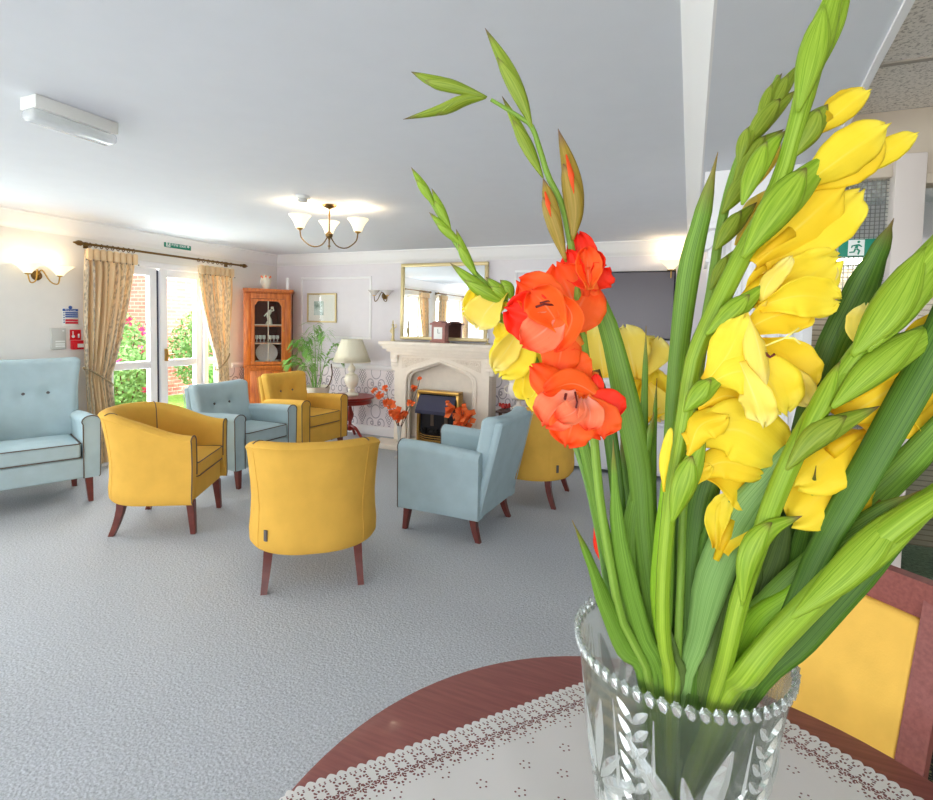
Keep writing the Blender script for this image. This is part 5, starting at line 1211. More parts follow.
FLOWERS = [('orange gladiolus stem with open ruffled florets leaning left',(0.0136,0.7263,0.79),[('S','stem_green',[(0.0136,0.7263,0.79,0.006),(-0.0089,0.6493,0.9743,0.0078),(-0.0272,0.5863,1.125,0.0098),(-0.0538,0.5631,1.1903,0.0095),(-0.0685,0.5554,1.2597,0.0094),(-0.0788,0.5491,1.3198,0.0093),(-0.0863,0.5442,1.385,0.0093),(-0.0939,0.5411,1.4447,0.0102),(-0.1021,0.5384,1.4956,0.0102),(-0.1084,0.5364,1.5462,0.0091),(-0.115,0.5327,1.5862,0.0071),(-0.1238,0.5309,1.6213,0.0066),(-0.1375,0.5267,1.6492,0.0061),(-0.1465,0.5245,1.6762,0.0056),(-0.1548,0.5222,1.6992,0.005),(-0.1654,0.5183,1.7081,0.0045),(-0.1807,0.5123,1.7178,0.004),(-0.194,0.5072,1.7259,0.0035)]),
('U','bud_olive',[(-0.1978,0.5057,1.7285),(-0.228,0.4934,1.7379),(-0.2515,0.4839,1.7445),(-0.2694,0.4767,1.7524)],0.0131,(0.366,-0.93,-0.032),None),
('U','bud_olive',[(-0.198,0.5033,1.7266),(-0.2173,0.495,1.7242),(-0.2401,0.4847,1.7136),(-0.2739,0.4698,1.7033)],0.0121,(0.472,-0.671,-0.572),None),
('U','bud_olive',[(-0.1543,0.5203,1.6985),(-0.1666,0.5168,1.7294),(-0.1828,0.5119,1.7632),(-0.2017,0.5058,1.7969)],0.0151,(0.139,-0.987,-0.078),None),
('U','bud_olive',[(-0.1434,0.5275,1.6489),(-0.1566,0.5234,1.675),(-0.1698,0.5193,1.7021),(-0.185,0.5145,1.7312)],0.0132,(0.578,-0.799,0.167),None),
('U','bud_russet',[(-0.1109,0.5278,1.5852),(-0.1104,0.5299,1.6172),(-0.1165,0.5294,1.6549),(-0.1291,0.5264,1.6959)],0.02,(0.166,-0.986,0.015),'petal_red'),
('U','bud_russet',[(-0.1169,0.5262,1.5634),(-0.1275,0.5236,1.5972),(-0.1351,0.522,1.6251),(-0.1415,0.5206,1.647)],0.017,(-0.148,-0.983,-0.11),'petal_red'),
('F','petal_red',[(-0.0971,0.5327,1.5298),(-0.095,0.5345,1.5459),(-0.0964,0.5346,1.5579)]),
('P','petal_red',[(-0.0934,0.5436,1.5406),(-0.1019,0.5414,1.5648),(-0.1087,0.5402,1.5941)],0.0305,(0.156,-0.988,-0.018),0.2,0.05),
('P','petal_red',[(-0.0938,0.5346,1.5389),(-0.1055,0.5305,1.5537),(-0.1137,0.5282,1.5755)],0.024,(-0.276,-0.911,-0.308),0.3,0.07),
('P','petal_red',[(-0.096,0.5358,1.538),(-0.0872,0.5402,1.5503),(-0.0811,0.5434,1.5605)],0.0322,(0.659,-0.728,-0.19),0.25,0.08),
('P','petal_orange',[(-0.0944,0.5276,1.5355),(-0.0952,0.5283,1.5533),(-0.0979,0.5285,1.577)],0.0258,(0.335,-0.941,0.049),0.4,0.06),
('P','petal_red',[(-0.0934,0.5325,1.5378),(-0.0905,0.5349,1.5578),(-0.0893,0.5363,1.5738)],0.024,(-0.069,-0.991,0.112),0.35,0.05),
('F','petal_orange',[(-0.0998,0.5341,1.4805),(-0.1067,0.5318,1.4905),(-0.1192,0.527,1.5003)]),
('P','petal_orange',[(-0.1051,0.539,1.4904),(-0.1113,0.534,1.5259),(-0.1263,0.5232,1.5613)],0.0566,(0.314,-0.942,-0.116),0.1,0.05),
('P','petal_orange',[(-0.1207,0.5258,1.4902),(-0.1059,0.5291,1.5136),(-0.093,0.5406,1.5424)],0.0522,(0.049,-0.968,0.247),-0.08,0.05),
('P','petal_orange',[(-0.1099,0.522,1.4955),(-0.1325,0.5076,1.5245),(-0.1577,0.4979,1.5427)],0.0438,(0.449,-0.893,-0.001),0.12,0.06),
('P','petal_red',[(-0.114,0.5181,1.4954),(-0.1403,0.5011,1.5066),(-0.1675,0.4922,1.5159)],0.0496,(0.351,-0.908,-0.229),0.15,0.06),
('P','petal_blush',[(-0.1161,0.5117,1.513),(-0.1282,0.4946,1.4952),(-0.1462,0.4796,1.4796)],0.0394,(0.469,-0.809,0.354),0.14,0.05),
('P','petal_orange',[(-0.1209,0.5042,1.5321),(-0.1044,0.5033,1.5072),(-0.1167,0.494,1.4745)],0.0294,(-0.239,-0.959,0.153),0.2,0.05),
('P','petal_orange',[(-0.1154,0.511,1.4954),(-0.1283,0.4959,1.5182),(-0.1419,0.4867,1.533)],0.0373,(0.422,-0.867,-0.264),0.3,0.04),
('P','petal_orange',[(-0.12,0.5293,1.5074),(-0.118,0.5242,1.4802),(-0.1218,0.5186,1.4481)],0.0403,(0.225,-0.96,0.166),-0.1,0.05),
('T','stamen_dark',[(-0.1203,0.4994,1.5194),(-0.1287,0.4937,1.52),(-0.136,0.4882,1.5169)],0.0012),
('T','stamen_dark',[(-0.1205,0.4995,1.5222),(-0.1262,0.4949,1.523),(-0.1326,0.4899,1.5208)],0.0009),
('F','petal_orange',[(-0.085,0.5345,1.4539),(-0.0881,0.5323,1.4378),(-0.0969,0.528,1.4276)]),
('P','petal_orange',[(-0.0886,0.5362,1.4333),(-0.1052,0.5303,1.4531),(-0.1168,0.5288,1.475)],0.0402,(0.254,-0.967,0.0),0.1,0.05),
('P','petal_orange',[(-0.0849,0.5249,1.4368),(-0.1118,0.5027,1.4374),(-0.1409,0.4938,1.4598)],0.0353,(0.534,-0.826,0.181),-0.1,0.04),
('P','petal_orange',[(-0.0729,0.525,1.4258),(-0.1004,0.5078,1.4435),(-0.1249,0.4883,1.4361)],0.0293,(0.511,-0.807,-0.294),-0.18,0.04),
('P','petal_red',[(-0.0832,0.5293,1.4244),(-0.0813,0.5265,1.4389),(-0.0846,0.5259,1.4526)],0.0119,(0.166,-0.98,-0.107),0.2,0.05),
('P','petal_red',[(-0.0921,0.5172,1.4312),(-0.0749,0.5196,1.4224),(-0.0624,0.5219,1.4075)],0.0412,(0.061,-0.991,-0.121),-0.1,0.06),
('P','petal_blush',[(-0.0977,0.5105,1.4316),(-0.1133,0.4945,1.4208),(-0.124,0.4847,1.4041)],0.0428,(0.299,-0.822,0.484),0.1,0.06),
('P','petal_orange',[(-0.0936,0.5099,1.43),(-0.0987,0.4957,1.4085),(-0.1035,0.4902,1.386)],0.0427,(0.317,-0.89,0.328),0.1,0.06),
('P','petal_orange',[(-0.0922,0.5127,1.4298),(-0.0777,0.5092,1.4121),(-0.0731,0.5079,1.3934)],0.0409,(0.283,-0.92,0.271),0.1,0.06),
('P','petal_blush',[(-0.095,0.5071,1.4284),(-0.0971,0.4904,1.419),(-0.1119,0.4816,1.4115)],0.0251,(0.338,-0.664,0.667),0.2,0.04),
('P','petal_blush',[(-0.0914,0.5086,1.4284),(-0.0832,0.4963,1.4193),(-0.084,0.4929,1.4028)],0.0251,(0.4,-0.726,0.56),0.2,0.04),
('T','stamen_dark',[(-0.0989,0.5015,1.4365),(-0.0952,0.4939,1.4281),(-0.0955,0.4913,1.4228)],0.001),
('T','stamen_dark',[(-0.1068,0.4981,1.4344),(-0.1058,0.4896,1.4307)],0.0014),
('L','leaf_green',[(0.0074,0.7275,0.79,0.006),(-0.002,0.6479,0.9743,0.0102),(-0.0096,0.5827,1.125,0.0128),(-0.0218,0.58,1.1893,0.0191),(-0.0349,0.5781,1.2745,0.0233),(-0.0427,0.5778,1.3488,0.0254),(-0.0568,0.5742,1.4121,0.0275),(-0.0751,0.5693,1.4856,0.0211),(-0.0902,0.5641,1.5274,0.0158),(-0.1004,0.5595,1.5439,0.0084),(-0.1047,0.5573,1.5604,0.001)],(0.138,-0.99,-0.028),0.12),
('L','leaf_green',[(0.0136,0.7263,0.79,0.006),(-0.0089,0.6493,0.9743,0.0174),(-0.0272,0.5863,1.125,0.0217),(-0.0469,0.5664,1.1575,0.0233),(-0.0678,0.5472,1.2113,0.0176),(-0.0839,0.5299,1.263,0.0091),(-0.0999,0.5122,1.3077,0.0006)],(0.66,-0.75,-0.042),0.2),
('L','leaf_green',[(0.0104,0.7271,0.79,0.006),(-0.0053,0.6484,0.9743,0.0206),(-0.0182,0.5841,1.125,0.0258),(-0.0355,0.5698,1.1695,0.0275),(-0.0506,0.5574,1.2306,0.0239),(-0.0605,0.5471,1.2919,0.0154),(-0.0643,0.539,1.3455,0.0071),(-0.0657,0.5313,1.3876,0.0006)],(-0.121,-0.969,-0.217),0.2),
('L','leaf_pale',[(0.0169,0.7252,0.79,0.006),(-0.0125,0.6506,0.9743,0.007),(-0.0366,0.5895,1.125,0.0088),(-0.0667,0.5798,1.2009,0.0099),(-0.0802,0.5765,1.2667,0.0098),(-0.0957,0.5724,1.3322,0.0098),(-0.1091,0.5677,1.3714,0.0087),(-0.1182,0.5645,1.4062,0.0033)],(0.683,-0.718,0.135),0.1),
('L','leaf_green',[(0.0152,0.7258,0.79,0.006),(-0.0107,0.6499,0.9743,0.0079),(-0.0318,0.5878,1.125,0.0098),(-0.0561,0.5792,1.2036,0.013),(-0.0754,0.5721,1.2693,0.0151),(-0.0905,0.5667,1.3345,0.014),(-0.1006,0.5621,1.3756,0.0118),(-0.1082,0.5578,1.4059,0.0032)],(0.084,-0.993,-0.083),0.1),
('L','leaf_deep',[(0.0158,0.7256,0.79,0.006),(-0.0114,0.6501,0.9743,0.0087),(-0.0336,0.5884,1.125,0.0109),(-0.0551,0.5859,1.2118,0.0132),(-0.0652,0.5889,1.3096,0.0154),(-0.0791,0.5897,1.3969,0.0154),(-0.0937,0.5884,1.4515,0.0088)],(0.162,-0.986,0.03),0.1)]),
('yellow gladiolus stem arching far left behind the orange flowers',(0.0169,0.7252,0.79),[('S','stem_green',[(0.0169,0.7252,0.79,0.006),(-0.0126,0.6506,0.9743,0.0061),(-0.0367,0.5896,1.125,0.0077),(-0.0658,0.6499,1.1793,0.0085),(-0.1007,0.684,1.2751,0.0091),(-0.1399,0.6949,1.3742,0.0093),(-0.1764,0.6843,1.46,0.0093),(-0.2091,0.6732,1.5086,0.0087),(-0.2258,0.6672,1.5268,0.008),(-0.2475,0.6592,1.5477,0.008),(-0.2682,0.6516,1.5688,0.0073),(-0.2863,0.6456,1.5974,0.0067),(-0.3037,0.6398,1.625,0.006),(-0.3231,0.6335,1.6592,0.0053),(-0.3388,0.6282,1.6828,0.004)]),
('U','bud_green',[(-0.3187,0.6308,1.6557),(-0.3318,0.6265,1.6779),(-0.3488,0.6209,1.7053)],0.0119,(0.318,-0.948,0.004),None),
('U','bud_green',[(-0.2967,0.6383,1.6231),(-0.3099,0.6342,1.6493),(-0.3226,0.6305,1.6781)],0.0119,(0.333,-0.943,0.023),None),
('U','bud_green',[(-0.2812,0.6437,1.6022),(-0.3028,0.6357,1.6229),(-0.3245,0.6278,1.6463)],0.0119,(0.303,-0.952,-0.044),None),
('U','bud_green',[(-0.2625,0.6493,1.5629),(-0.2783,0.6442,1.5904),(-0.2906,0.6409,1.6245)],0.0133,(0.33,-0.944,0.022),None),
('U','bud_green',[(-0.2257,0.6629,1.5267),(-0.2582,0.6502,1.5471),(-0.2962,0.636,1.5794)],0.0186,(0.331,-0.943,-0.039),None),
('U','bud_green',[(-0.2235,0.6641,1.532),(-0.2362,0.6595,1.545),(-0.2515,0.6539,1.5618)],0.0172,(0.309,-0.951,-0.034),None),
('U','bud_green',[(-0.2186,0.6662,1.5321),(-0.2241,0.6648,1.5479),(-0.2343,0.661,1.5583)],0.0159,(0.288,-0.958,-0.016),None),
('U','bud_green',[(-0.2246,0.6618,1.5002),(-0.2349,0.6581,1.5119),(-0.2451,0.6545,1.5249)],0.0119,(0.328,-0.945,-0.007),None),
('U','bud_green',[(-0.1806,0.6769,1.4376),(-0.191,0.6734,1.4533),(-0.1991,0.671,1.4716)],0.0159,(0.308,-0.951,0.003),None),
('F','petal_yellow',[(-0.2091,0.6732,1.5086),(-0.2244,0.6676,1.5242),(-0.2344,0.6636,1.528)]),
('P','petal_yellow',[(-0.2267,0.6737,1.5325),(-0.2536,0.6618,1.5251),(-0.2818,0.6494,1.5178)],0.0538,(0.407,-0.913,-0.022),0.2,0.03),
('P','petal_pale',[(-0.2282,0.6649,1.5426),(-0.2489,0.6502,1.5155),(-0.2578,0.6452,1.4941)],0.0505,(0.151,-0.945,0.291),0.2,0.03),
('P','petal_yellow',[(-0.2261,0.6719,1.535),(-0.243,0.667,1.5375),(-0.2671,0.6548,1.5395)],0.0322,(0.396,-0.873,0.286),0.2,0.03),
('F','petal_yellow',[(-0.19,0.6804,1.493),(-0.1983,0.6765,1.4862),(-0.2054,0.6731,1.4793)]),
('P','petal_yellow',[(-0.1992,0.6774,1.5088),(-0.2099,0.6662,1.4687),(-0.2305,0.6597,1.4308)],0.0613,(0.161,-0.974,0.157),0.12,0.05),
('P','petal_pale',[(-0.2051,0.6701,1.4993),(-0.219,0.6559,1.4687),(-0.2382,0.6527,1.4416)],0.0345,(0.596,-0.796,-0.102),0.2,0.05),
('P','petal_yellow',[(-0.1952,0.6832,1.5036),(-0.1913,0.6827,1.4662),(-0.1996,0.677,1.4284)],0.0456,(0.433,-0.9,0.049),0.15,0.05),
('P','petal_yellow',[(-0.2198,0.6738,1.4842),(-0.2287,0.6704,1.4894),(-0.2354,0.6683,1.5027)],0.0296,(0.336,-0.942,-0.0),0.12,0.05),
('F','petal_yellow',[(-0.1725,0.6856,1.4534),(-0.1819,0.681,1.4426),(-0.1889,0.6775,1.4344)]),
('P','petal_yellow',[(-0.1956,0.671,1.4452),(-0.1845,0.6738,1.4137),(-0.1686,0.6788,1.3822)],0.0371,(0.155,-0.986,-0.056),0.15,0.07),
('P','petal_yellow',[(-0.2038,0.6715,1.4394),(-0.2005,0.6717,1.4182),(-0.1925,0.6742,1.4023)],0.032,(0.313,-0.949,0.027),0.1,0.07),
('P','petal_yellow',[(-0.1852,0.683,1.4449),(-0.1745,0.6863,1.4238),(-0.1663,0.6886,1.4025)],0.0348,(0.571,-0.807,0.149),0.1,0.07),
('L','leaf_green',[(0.0164,0.7253,0.79,0.006),(-0.0121,0.6504,0.9743,0.0088),(-0.0354,0.5891,1.125,0.011),(-0.059,0.5925,1.2419,0.0133),(-0.0694,0.5998,1.3284,0.009),(-0.074,0.6078,1.383,0.0057),(-0.0754,0.6166,1.4286,0.0007)],(0.135,-0.985,0.107),0.15),
('L','leaf_green',[(0.0136,0.7263,0.79,0.006),(-0.0089,0.6493,0.9743,0.013),(-0.0272,0.5863,1.125,0.0163),(-0.0438,0.5797,1.2062,0.0205),(-0.0471,0.5779,1.2723,0.0235),(-0.042,0.579,1.3271,0.0191),(-0.0351,0.5808,1.3811,0.0095),(-0.0312,0.5799,1.4114,0.0006)],(0.249,-0.968,-0.018),0.2)]),
('yellow gladiolus stem in the middle behind the long leaves',(0.0121,0.7247,0.79),[('S','stem_green',[(0.0121,0.7247,0.79,0.006),(-0.0073,0.6511,0.9743,0.0061),(-0.0231,0.5908,1.125,0.0076),(-0.0268,0.6869,1.1577,0.0088),(-0.04,0.7511,1.236,0.0096),(-0.0585,0.771,1.3409,0.0099),(-0.0811,0.7658,1.4179,0.0099),(-0.1028,0.7598,1.4737,0.007)]),
('F','petal_yellow',[(-0.085,0.7642,1.4178),(-0.0944,0.7607,1.4274),(-0.1039,0.7572,1.4357)]),
('P','petal_pale',[(-0.1087,0.7546,1.4271),(-0.1155,0.754,1.4664),(-0.1195,0.7544,1.5029)],0.0507,(0.155,-0.988,0.019),0.15,0.05),
('P','petal_pale',[(-0.1202,0.7556,1.4349),(-0.1292,0.7534,1.463),(-0.1366,0.7516,1.4855)],0.0369,(0.498,-0.862,0.092),0.15,0.05),
('P','petal_yellow',[(-0.1046,0.7632,1.4323),(-0.1011,0.7708,1.4634),(-0.0963,0.7698,1.4864)],0.0426,(0.138,-0.985,0.099),0.12,0.05),
('F','petal_yellow',[(-0.0712,0.7688,1.397),(-0.0667,0.7717,1.414),(-0.0645,0.7733,1.4253)]),
('P','petal_pale',[(-0.0669,0.7701,1.4254),(-0.0762,0.7684,1.4645),(-0.0855,0.7665,1.5009)],0.0562,(0.115,-0.993,-0.018),0.15,0.05),
('P','petal_pale',[(-0.0616,0.7702,1.4257),(-0.0499,0.7749,1.4597),(-0.0407,0.7824,1.4851)],0.0505,(-0.06,-0.973,0.222),0.12,0.05),
('P','petal_yellow',[(-0.0674,0.7782,1.4189),(-0.0641,0.7881,1.4527),(-0.0622,0.7842,1.4844)],0.0512,(0.083,-0.993,0.084),0.12,0.05),
('F','petal_yellow',[(-0.0591,0.7715,1.355),(-0.0494,0.7766,1.3721),(-0.0447,0.7793,1.3835)]),
('P','petal_yellow',[(-0.0545,0.7743,1.3692),(-0.0481,0.779,1.4045),(-0.0444,0.7828,1.4426)],0.0479,(0.059,-0.993,0.106),0.15,0.05),
('P','petal_yellow',[(-0.0466,0.7755,1.3697),(-0.0323,0.7834,1.4009),(-0.0179,0.7911,1.4294)],0.045,(0.083,-0.973,0.214),0.15,0.05),
('P','petal_pale',[(-0.0509,0.7723,1.4206),(-0.0394,0.7694,1.3993),(-0.0309,0.7779,1.3708)],0.0364,(0.129,-0.99,-0.06),0.2,0.05),
('U','petal_orange',[(-0.074,0.6732,1.2672),(-0.0725,0.675,1.2873),(-0.0781,0.6739,1.3098)],0.0088,(0.132,-0.991,0.03),None),
('U','petal_red',[(-0.0849,0.6434,1.2081),(-0.0926,0.6416,1.2335),(-0.0974,0.6416,1.2688)],0.0098,(0.224,-0.975,0.017),None),
('L','leaf_deep',[(0.0046,0.7278,0.79,0.006),(0.0012,0.6476,0.9743,0.0169),(-0.0017,0.5821,1.125,0.0212),(-0.0002,0.6034,1.2047,0.0272),(-0.0017,0.6235,1.2861,0.0178),(-0.0019,0.6425,1.3378,0.0023)],(0.003,-0.962,0.273),0.15),
('L','leaf_deep',[(0.0093,0.7234,0.79,0.006),(-0.0041,0.6525,0.9743,0.014),(-0.0151,0.5945,1.125,0.0174),(-0.0242,0.6184,1.1918,0.0204),(-0.0441,0.6372,1.2504,0.0211),(-0.062,0.6571,1.314,0.0194),(-0.0735,0.6793,1.3702,0.005)],(0.07,-0.938,0.341),0.1)]),
('tallest yellow gladiolus stem with large drooping florets in the middle',(0.0057,0.7277,0.79),[('S','bud_lime',[(0.0057,0.7277,0.79,0.006),(0.0,0.6477,0.9743,0.0102),(-0.0046,0.5823,1.125,0.0127),(-0.0116,0.5535,1.185,0.0141),(-0.0145,0.55,1.2399,0.014),(-0.013,0.5486,1.2998,0.0139),(-0.0094,0.5476,1.3508,0.0147),(-0.0018,0.5435,1.4125,0.0154),(0.004,0.5436,1.4668,0.0162),(0.014,0.5443,1.4984,0.017),(0.0286,0.5472,1.5361,0.0177),(0.0439,0.5503,1.573,0.0176),(0.059,0.5531,1.6046,0.0174),(0.0703,0.5544,1.6372,0.0154),(0.0759,0.5528,1.6628,0.0143),(0.0806,0.5507,1.6868,0.0151),(0.0862,0.5514,1.7157,0.0176),(0.091,0.553,1.7455,0.0193),(0.0973,0.5572,1.7719,0.0175),(0.1042,0.5617,1.8001,0.0088)]),
('U','bud_lime',[(0.0786,0.5391,1.6889),(0.0866,0.5448,1.7289),(0.0978,0.5518,1.769),(0.1129,0.5617,1.8299)],0.0234,(0.144,-0.982,0.122),None),
('U','bud_lime',[(0.0862,0.5544,1.7108),(0.0992,0.5623,1.7519),(0.1092,0.5686,1.7875),(0.1219,0.5768,1.8373)],0.0204,(-0.335,-0.907,0.255),'petal_yellow'),
('U','bud_lime',[(0.0799,0.5531,1.6782),(0.0867,0.5581,1.714),(0.0934,0.563,1.7498),(0.0986,0.5672,1.7855)],0.0178,(-0.552,-0.809,0.202),None),
('U','bud_olive',[(0.0776,0.5507,1.6532),(0.0883,0.5564,1.673),(0.0975,0.5613,1.6893),(0.1052,0.5652,1.7019)],0.0214,(0.427,-0.904,0.027),None),
('F','petal_yellow',[(0.0842,0.5563,1.6629),(0.0958,0.5622,1.6811),(0.1044,0.5665,1.692)]),
('P','petal_yellow',[(0.0928,0.5561,1.6724),(0.1148,0.5667,1.6942),(0.1394,0.5783,1.7143)],0.0231,(0.445,-0.895,-0.022),-0.25,0.03),
('P','petal_amber',[(0.0959,0.5666,1.6808),(0.1149,0.576,1.7029),(0.1359,0.5858,1.7196)],0.0217,(0.327,-0.936,0.126),-0.2,0.03),
('U','bud_green',[(0.0408,0.5278,1.563),(0.063,0.5394,1.6008),(0.0871,0.5514,1.6315),(0.1129,0.564,1.6622)],0.0302,(0.315,-0.942,0.115),None),
('U','bud_green',[(0.0391,0.543,1.6128),(0.0465,0.5475,1.6375),(0.0589,0.5543,1.6633),(0.0732,0.5614,1.6818)],0.0182,(-0.019,-0.964,0.267),None),
('F','petal_yellow',[(0.0776,0.5511,1.6208),(0.0949,0.5596,1.6417),(0.1109,0.5671,1.6546)]),
('P','petal_yellow',[(0.0838,0.543,1.6245),(0.1189,0.5596,1.6542),(0.1533,0.5758,1.6821)],0.0403,(0.422,-0.907,0.007),-0.2,0.03),
('P','petal_amber',[(0.0905,0.557,1.6291),(0.1227,0.5718,1.6486),(0.153,0.5861,1.6735)],0.0394,(0.249,-0.933,0.26),-0.15,0.03),
('P','petal_yellow',[(0.119,0.5743,1.6435),(0.1516,0.589,1.6595),(0.1824,0.6032,1.6801)],0.0235,(0.382,-0.922,0.069),-0.2,0.03),
('P','petal_amber',[(0.0964,0.5665,1.6363),(0.1195,0.5766,1.6423),(0.1376,0.5847,1.6499)],0.0199,(0.424,-0.903,-0.074),0.1,0.03),
('F','petal_amber',[(0.052,0.5455,1.5612),(0.0657,0.5522,1.5761),(0.0803,0.5591,1.5892)]),
('P','petal_amber',[(0.0525,0.5412,1.5589),(0.0893,0.5589,1.5959),(0.1244,0.5759,1.6328)],0.0506,(0.404,-0.914,0.036),-0.2,0.04),
('P','petal_yellow',[(0.0601,0.5533,1.5619),(0.0995,0.5717,1.5903),(0.1402,0.5912,1.6298)],0.0496,(0.029,-0.887,0.461),-0.15,0.04),
('P','petal_amber',[(0.0555,0.5557,1.5623),(0.0821,0.5679,1.5777),(0.1123,0.5815,1.5914)],0.0278,(0.362,-0.925,0.112),0.1,0.04),
('U','bud_green',[(0.0136,0.5232,1.494),(0.0297,0.5309,1.5097),(0.0458,0.5386,1.5246),(0.065,0.5479,1.5441)],0.0199,(0.441,-0.898,-0.01),None),
('F','petal_amber',[(0.0372,0.5413,1.521),(0.0494,0.5472,1.5342),(0.0624,0.5534,1.5455)]),
('P','petal_amber',[(0.0405,0.5489,1.5158),(0.0599,0.5587,1.5422),(0.091,0.574,1.5801)],0.0316,(0.411,-0.911,0.033),0.15,0.05),
('P','petal_pale',[(0.0585,0.5373,1.521),(0.0627,0.5401,1.5408),(0.0814,0.5496,1.5663)],0.0179,(-0.269,-0.886,0.377),-0.15,0.05),
('P','petal_yellow',[(0.0495,0.5445,1.5249),(0.086,0.5566,1.5418),(0.1219,0.5776,1.5667)],0.0457,(0.395,-0.918,0.044),0.12,0.05),
('P','petal_pale',[(0.0613,0.5572,1.544),(0.0957,0.5769,1.5581),(0.1219,0.584,1.5638)],0.0518,(0.261,-0.881,0.394),0.12,0.05),
('P','petal_yellow',[(0.0557,0.5404,1.5211),(0.0871,0.5455,1.5304),(0.1219,0.5689,1.528)],0.0361,(0.404,-0.897,-0.177),0.18,0.05),
('P','petal_yellow',[(0.0668,0.5564,1.5273),(0.0974,0.5693,1.5262),(0.1198,0.5783,1.5175)],0.024,(0.353,-0.923,-0.155),0.1,0.05),
('U','bud_green',[(-0.0019,0.5061,1.4248),(0.0074,0.5108,1.4375),(0.0185,0.5161,1.4485),(0.0329,0.5229,1.4596)],0.0179,(0.281,-0.944,0.174),None),
('F','petal_yellow',[(0.0154,0.5237,1.4512),(0.0282,0.5299,1.4661),(0.0427,0.5369,1.481)]),
('P','petal_amber',[(0.0388,0.5361,1.4945),(0.0702,0.5461,1.5124),(0.1016,0.564,1.5169)],0.0364,(0.355,-0.922,0.153),0.2,0.04),
('P','petal_amber',[(0.0449,0.5493,1.4899),(0.0785,0.5646,1.4701),(0.1009,0.5658,1.4397)],0.0553,(0.122,-0.975,-0.185),0.1,0.04),
('P','petal_yellow',[(0.0423,0.5349,1.4856),(0.0664,0.539,1.4548),(0.0832,0.5487,1.424)],0.0508,(0.052,-0.981,-0.185),-0.1,0.05),
('P','petal_yellow',[(0.0152,0.5171,1.4518),(0.032,0.5192,1.4777),(0.0441,0.5219,1.5116)],0.036,(0.122,-0.992,0.021),-0.15,0.04),
('P','petal_yellow',[(0.0168,0.5155,1.4503),(0.038,0.5165,1.4622),(0.062,0.5245,1.4629)],0.0412,(0.156,-0.978,0.14),-0.15,0.04),
('P','petal_pale',[(0.0464,0.5231,1.5151),(0.0549,0.5185,1.4865),(0.0632,0.5219,1.4474)],0.0211,(0.399,-0.91,0.114),-0.35,0.03),
('P','petal_pale',[(0.0417,0.5185,1.4711),(0.0535,0.5154,1.4422),(0.0633,0.5245,1.4153)],0.0299,(-0.41,-0.876,-0.253),-0.1,0.08),
('P','petal_pale',[(0.0753,0.5523,1.4707),(0.0912,0.558,1.4509),(0.1029,0.5575,1.4317)],0.0272,(-0.007,-0.991,-0.136),-0.1,0.05),
('T','stamen_dark',[(0.0605,0.5249,1.4804),(0.0652,0.5245,1.4762),(0.0688,0.524,1.479)],0.0013),
('T','stamen_pale',[(0.0614,0.5277,1.4856),(0.0766,0.5303,1.493),(0.0871,0.5331,1.502)],0.0009),
('T','stamen_pale',[(0.0766,0.5303,1.493),(0.0835,0.531,1.4932),(0.0881,0.5305,1.4882)],0.0009),
('U','bud_green',[(-0.0083,0.5212,1.3181),(-0.0008,0.5261,1.3483),(0.0085,0.5316,1.3747),(0.0177,0.5371,1.403)],0.0225,(0.302,-0.95,0.085),None),
('F','petal_amber',[(0.0043,0.5396,1.3935),(0.0161,0.5452,1.4052),(0.0298,0.5515,1.4131)]),
('P','petal_amber',[(0.01,0.5394,1.4247),(0.0373,0.5517,1.4367),(0.0678,0.5634,1.4147)],0.0283,(0.389,-0.92,0.047),-0.15,0.04),
('P','petal_yellow',[(0.0009,0.5293,1.3914),(0.0448,0.5445,1.4063),(0.0913,0.5667,1.3747)],0.0619,(0.37,-0.926,-0.07),-0.1,0.04),
('P','petal_amber',[(0.003,0.5274,1.3807),(0.0121,0.5286,1.4096),(0.0355,0.5369,1.4197)],0.0317,(-0.248,-0.874,0.417),-0.2,0.06),
('P','petal_amber',[(0.0042,0.535,1.3522),(0.0329,0.5462,1.3742),(0.0718,0.5643,1.3632)],0.0323,(0.335,-0.89,0.31),-0.15,0.04),
('P','petal_yellow',[(0.033,0.5533,1.4208),(0.0584,0.5678,1.4092),(0.0712,0.5675,1.3855)],0.0419,(0.109,-0.958,-0.267),0.05,0.04),
('P','petal_amber',[(0.006,0.5334,1.3491),(0.0142,0.5377,1.3625),(0.0243,0.5424,1.3703)],0.0151,(0.058,-0.936,0.347),0.1,0.06),
('P','petal_amber',[(0.0188,0.5527,1.3631),(0.0507,0.5701,1.355),(0.0795,0.5771,1.3394)],0.0581,(0.401,-0.912,0.087),0.1,0.05),
('F','petal_amber',[(0.0325,0.561,1.2733),(0.039,0.5649,1.2931),(0.0472,0.5695,1.3129)]),
('P','petal_yellow',[(0.0374,0.5603,1.2826),(0.0505,0.5677,1.314),(0.0727,0.5788,1.3438)],0.0429,(-0.075,-0.942,0.327),0.15,0.05),
('P','petal_yellow',[(0.0321,0.5626,1.2847),(0.0312,0.5659,1.3114),(0.0409,0.5693,1.3379)],0.0216,(-0.083,-0.987,0.139),0.2,0.05),
('P','petal_yellow',[(-0.0166,0.5279,1.3435),(-0.0177,0.529,1.3721),(-0.0128,0.5329,1.4045)],0.0095,(0.023,-0.996,0.081),-0.2,0.02),
('L','leaf_bright',[(0.0069,0.7276,0.79,0.006),(-0.0014,0.6478,0.9743,0.0085),(-0.0081,0.5826,1.125,0.0106),(-0.0193,0.5699,1.2167,0.0156),(-0.0176,0.5613,1.284,0.0153),(-0.0155,0.5521,1.3386,0.0109),(-0.0147,0.5414,1.3764,0.0019)],(0.049,-0.986,-0.16),0.2),
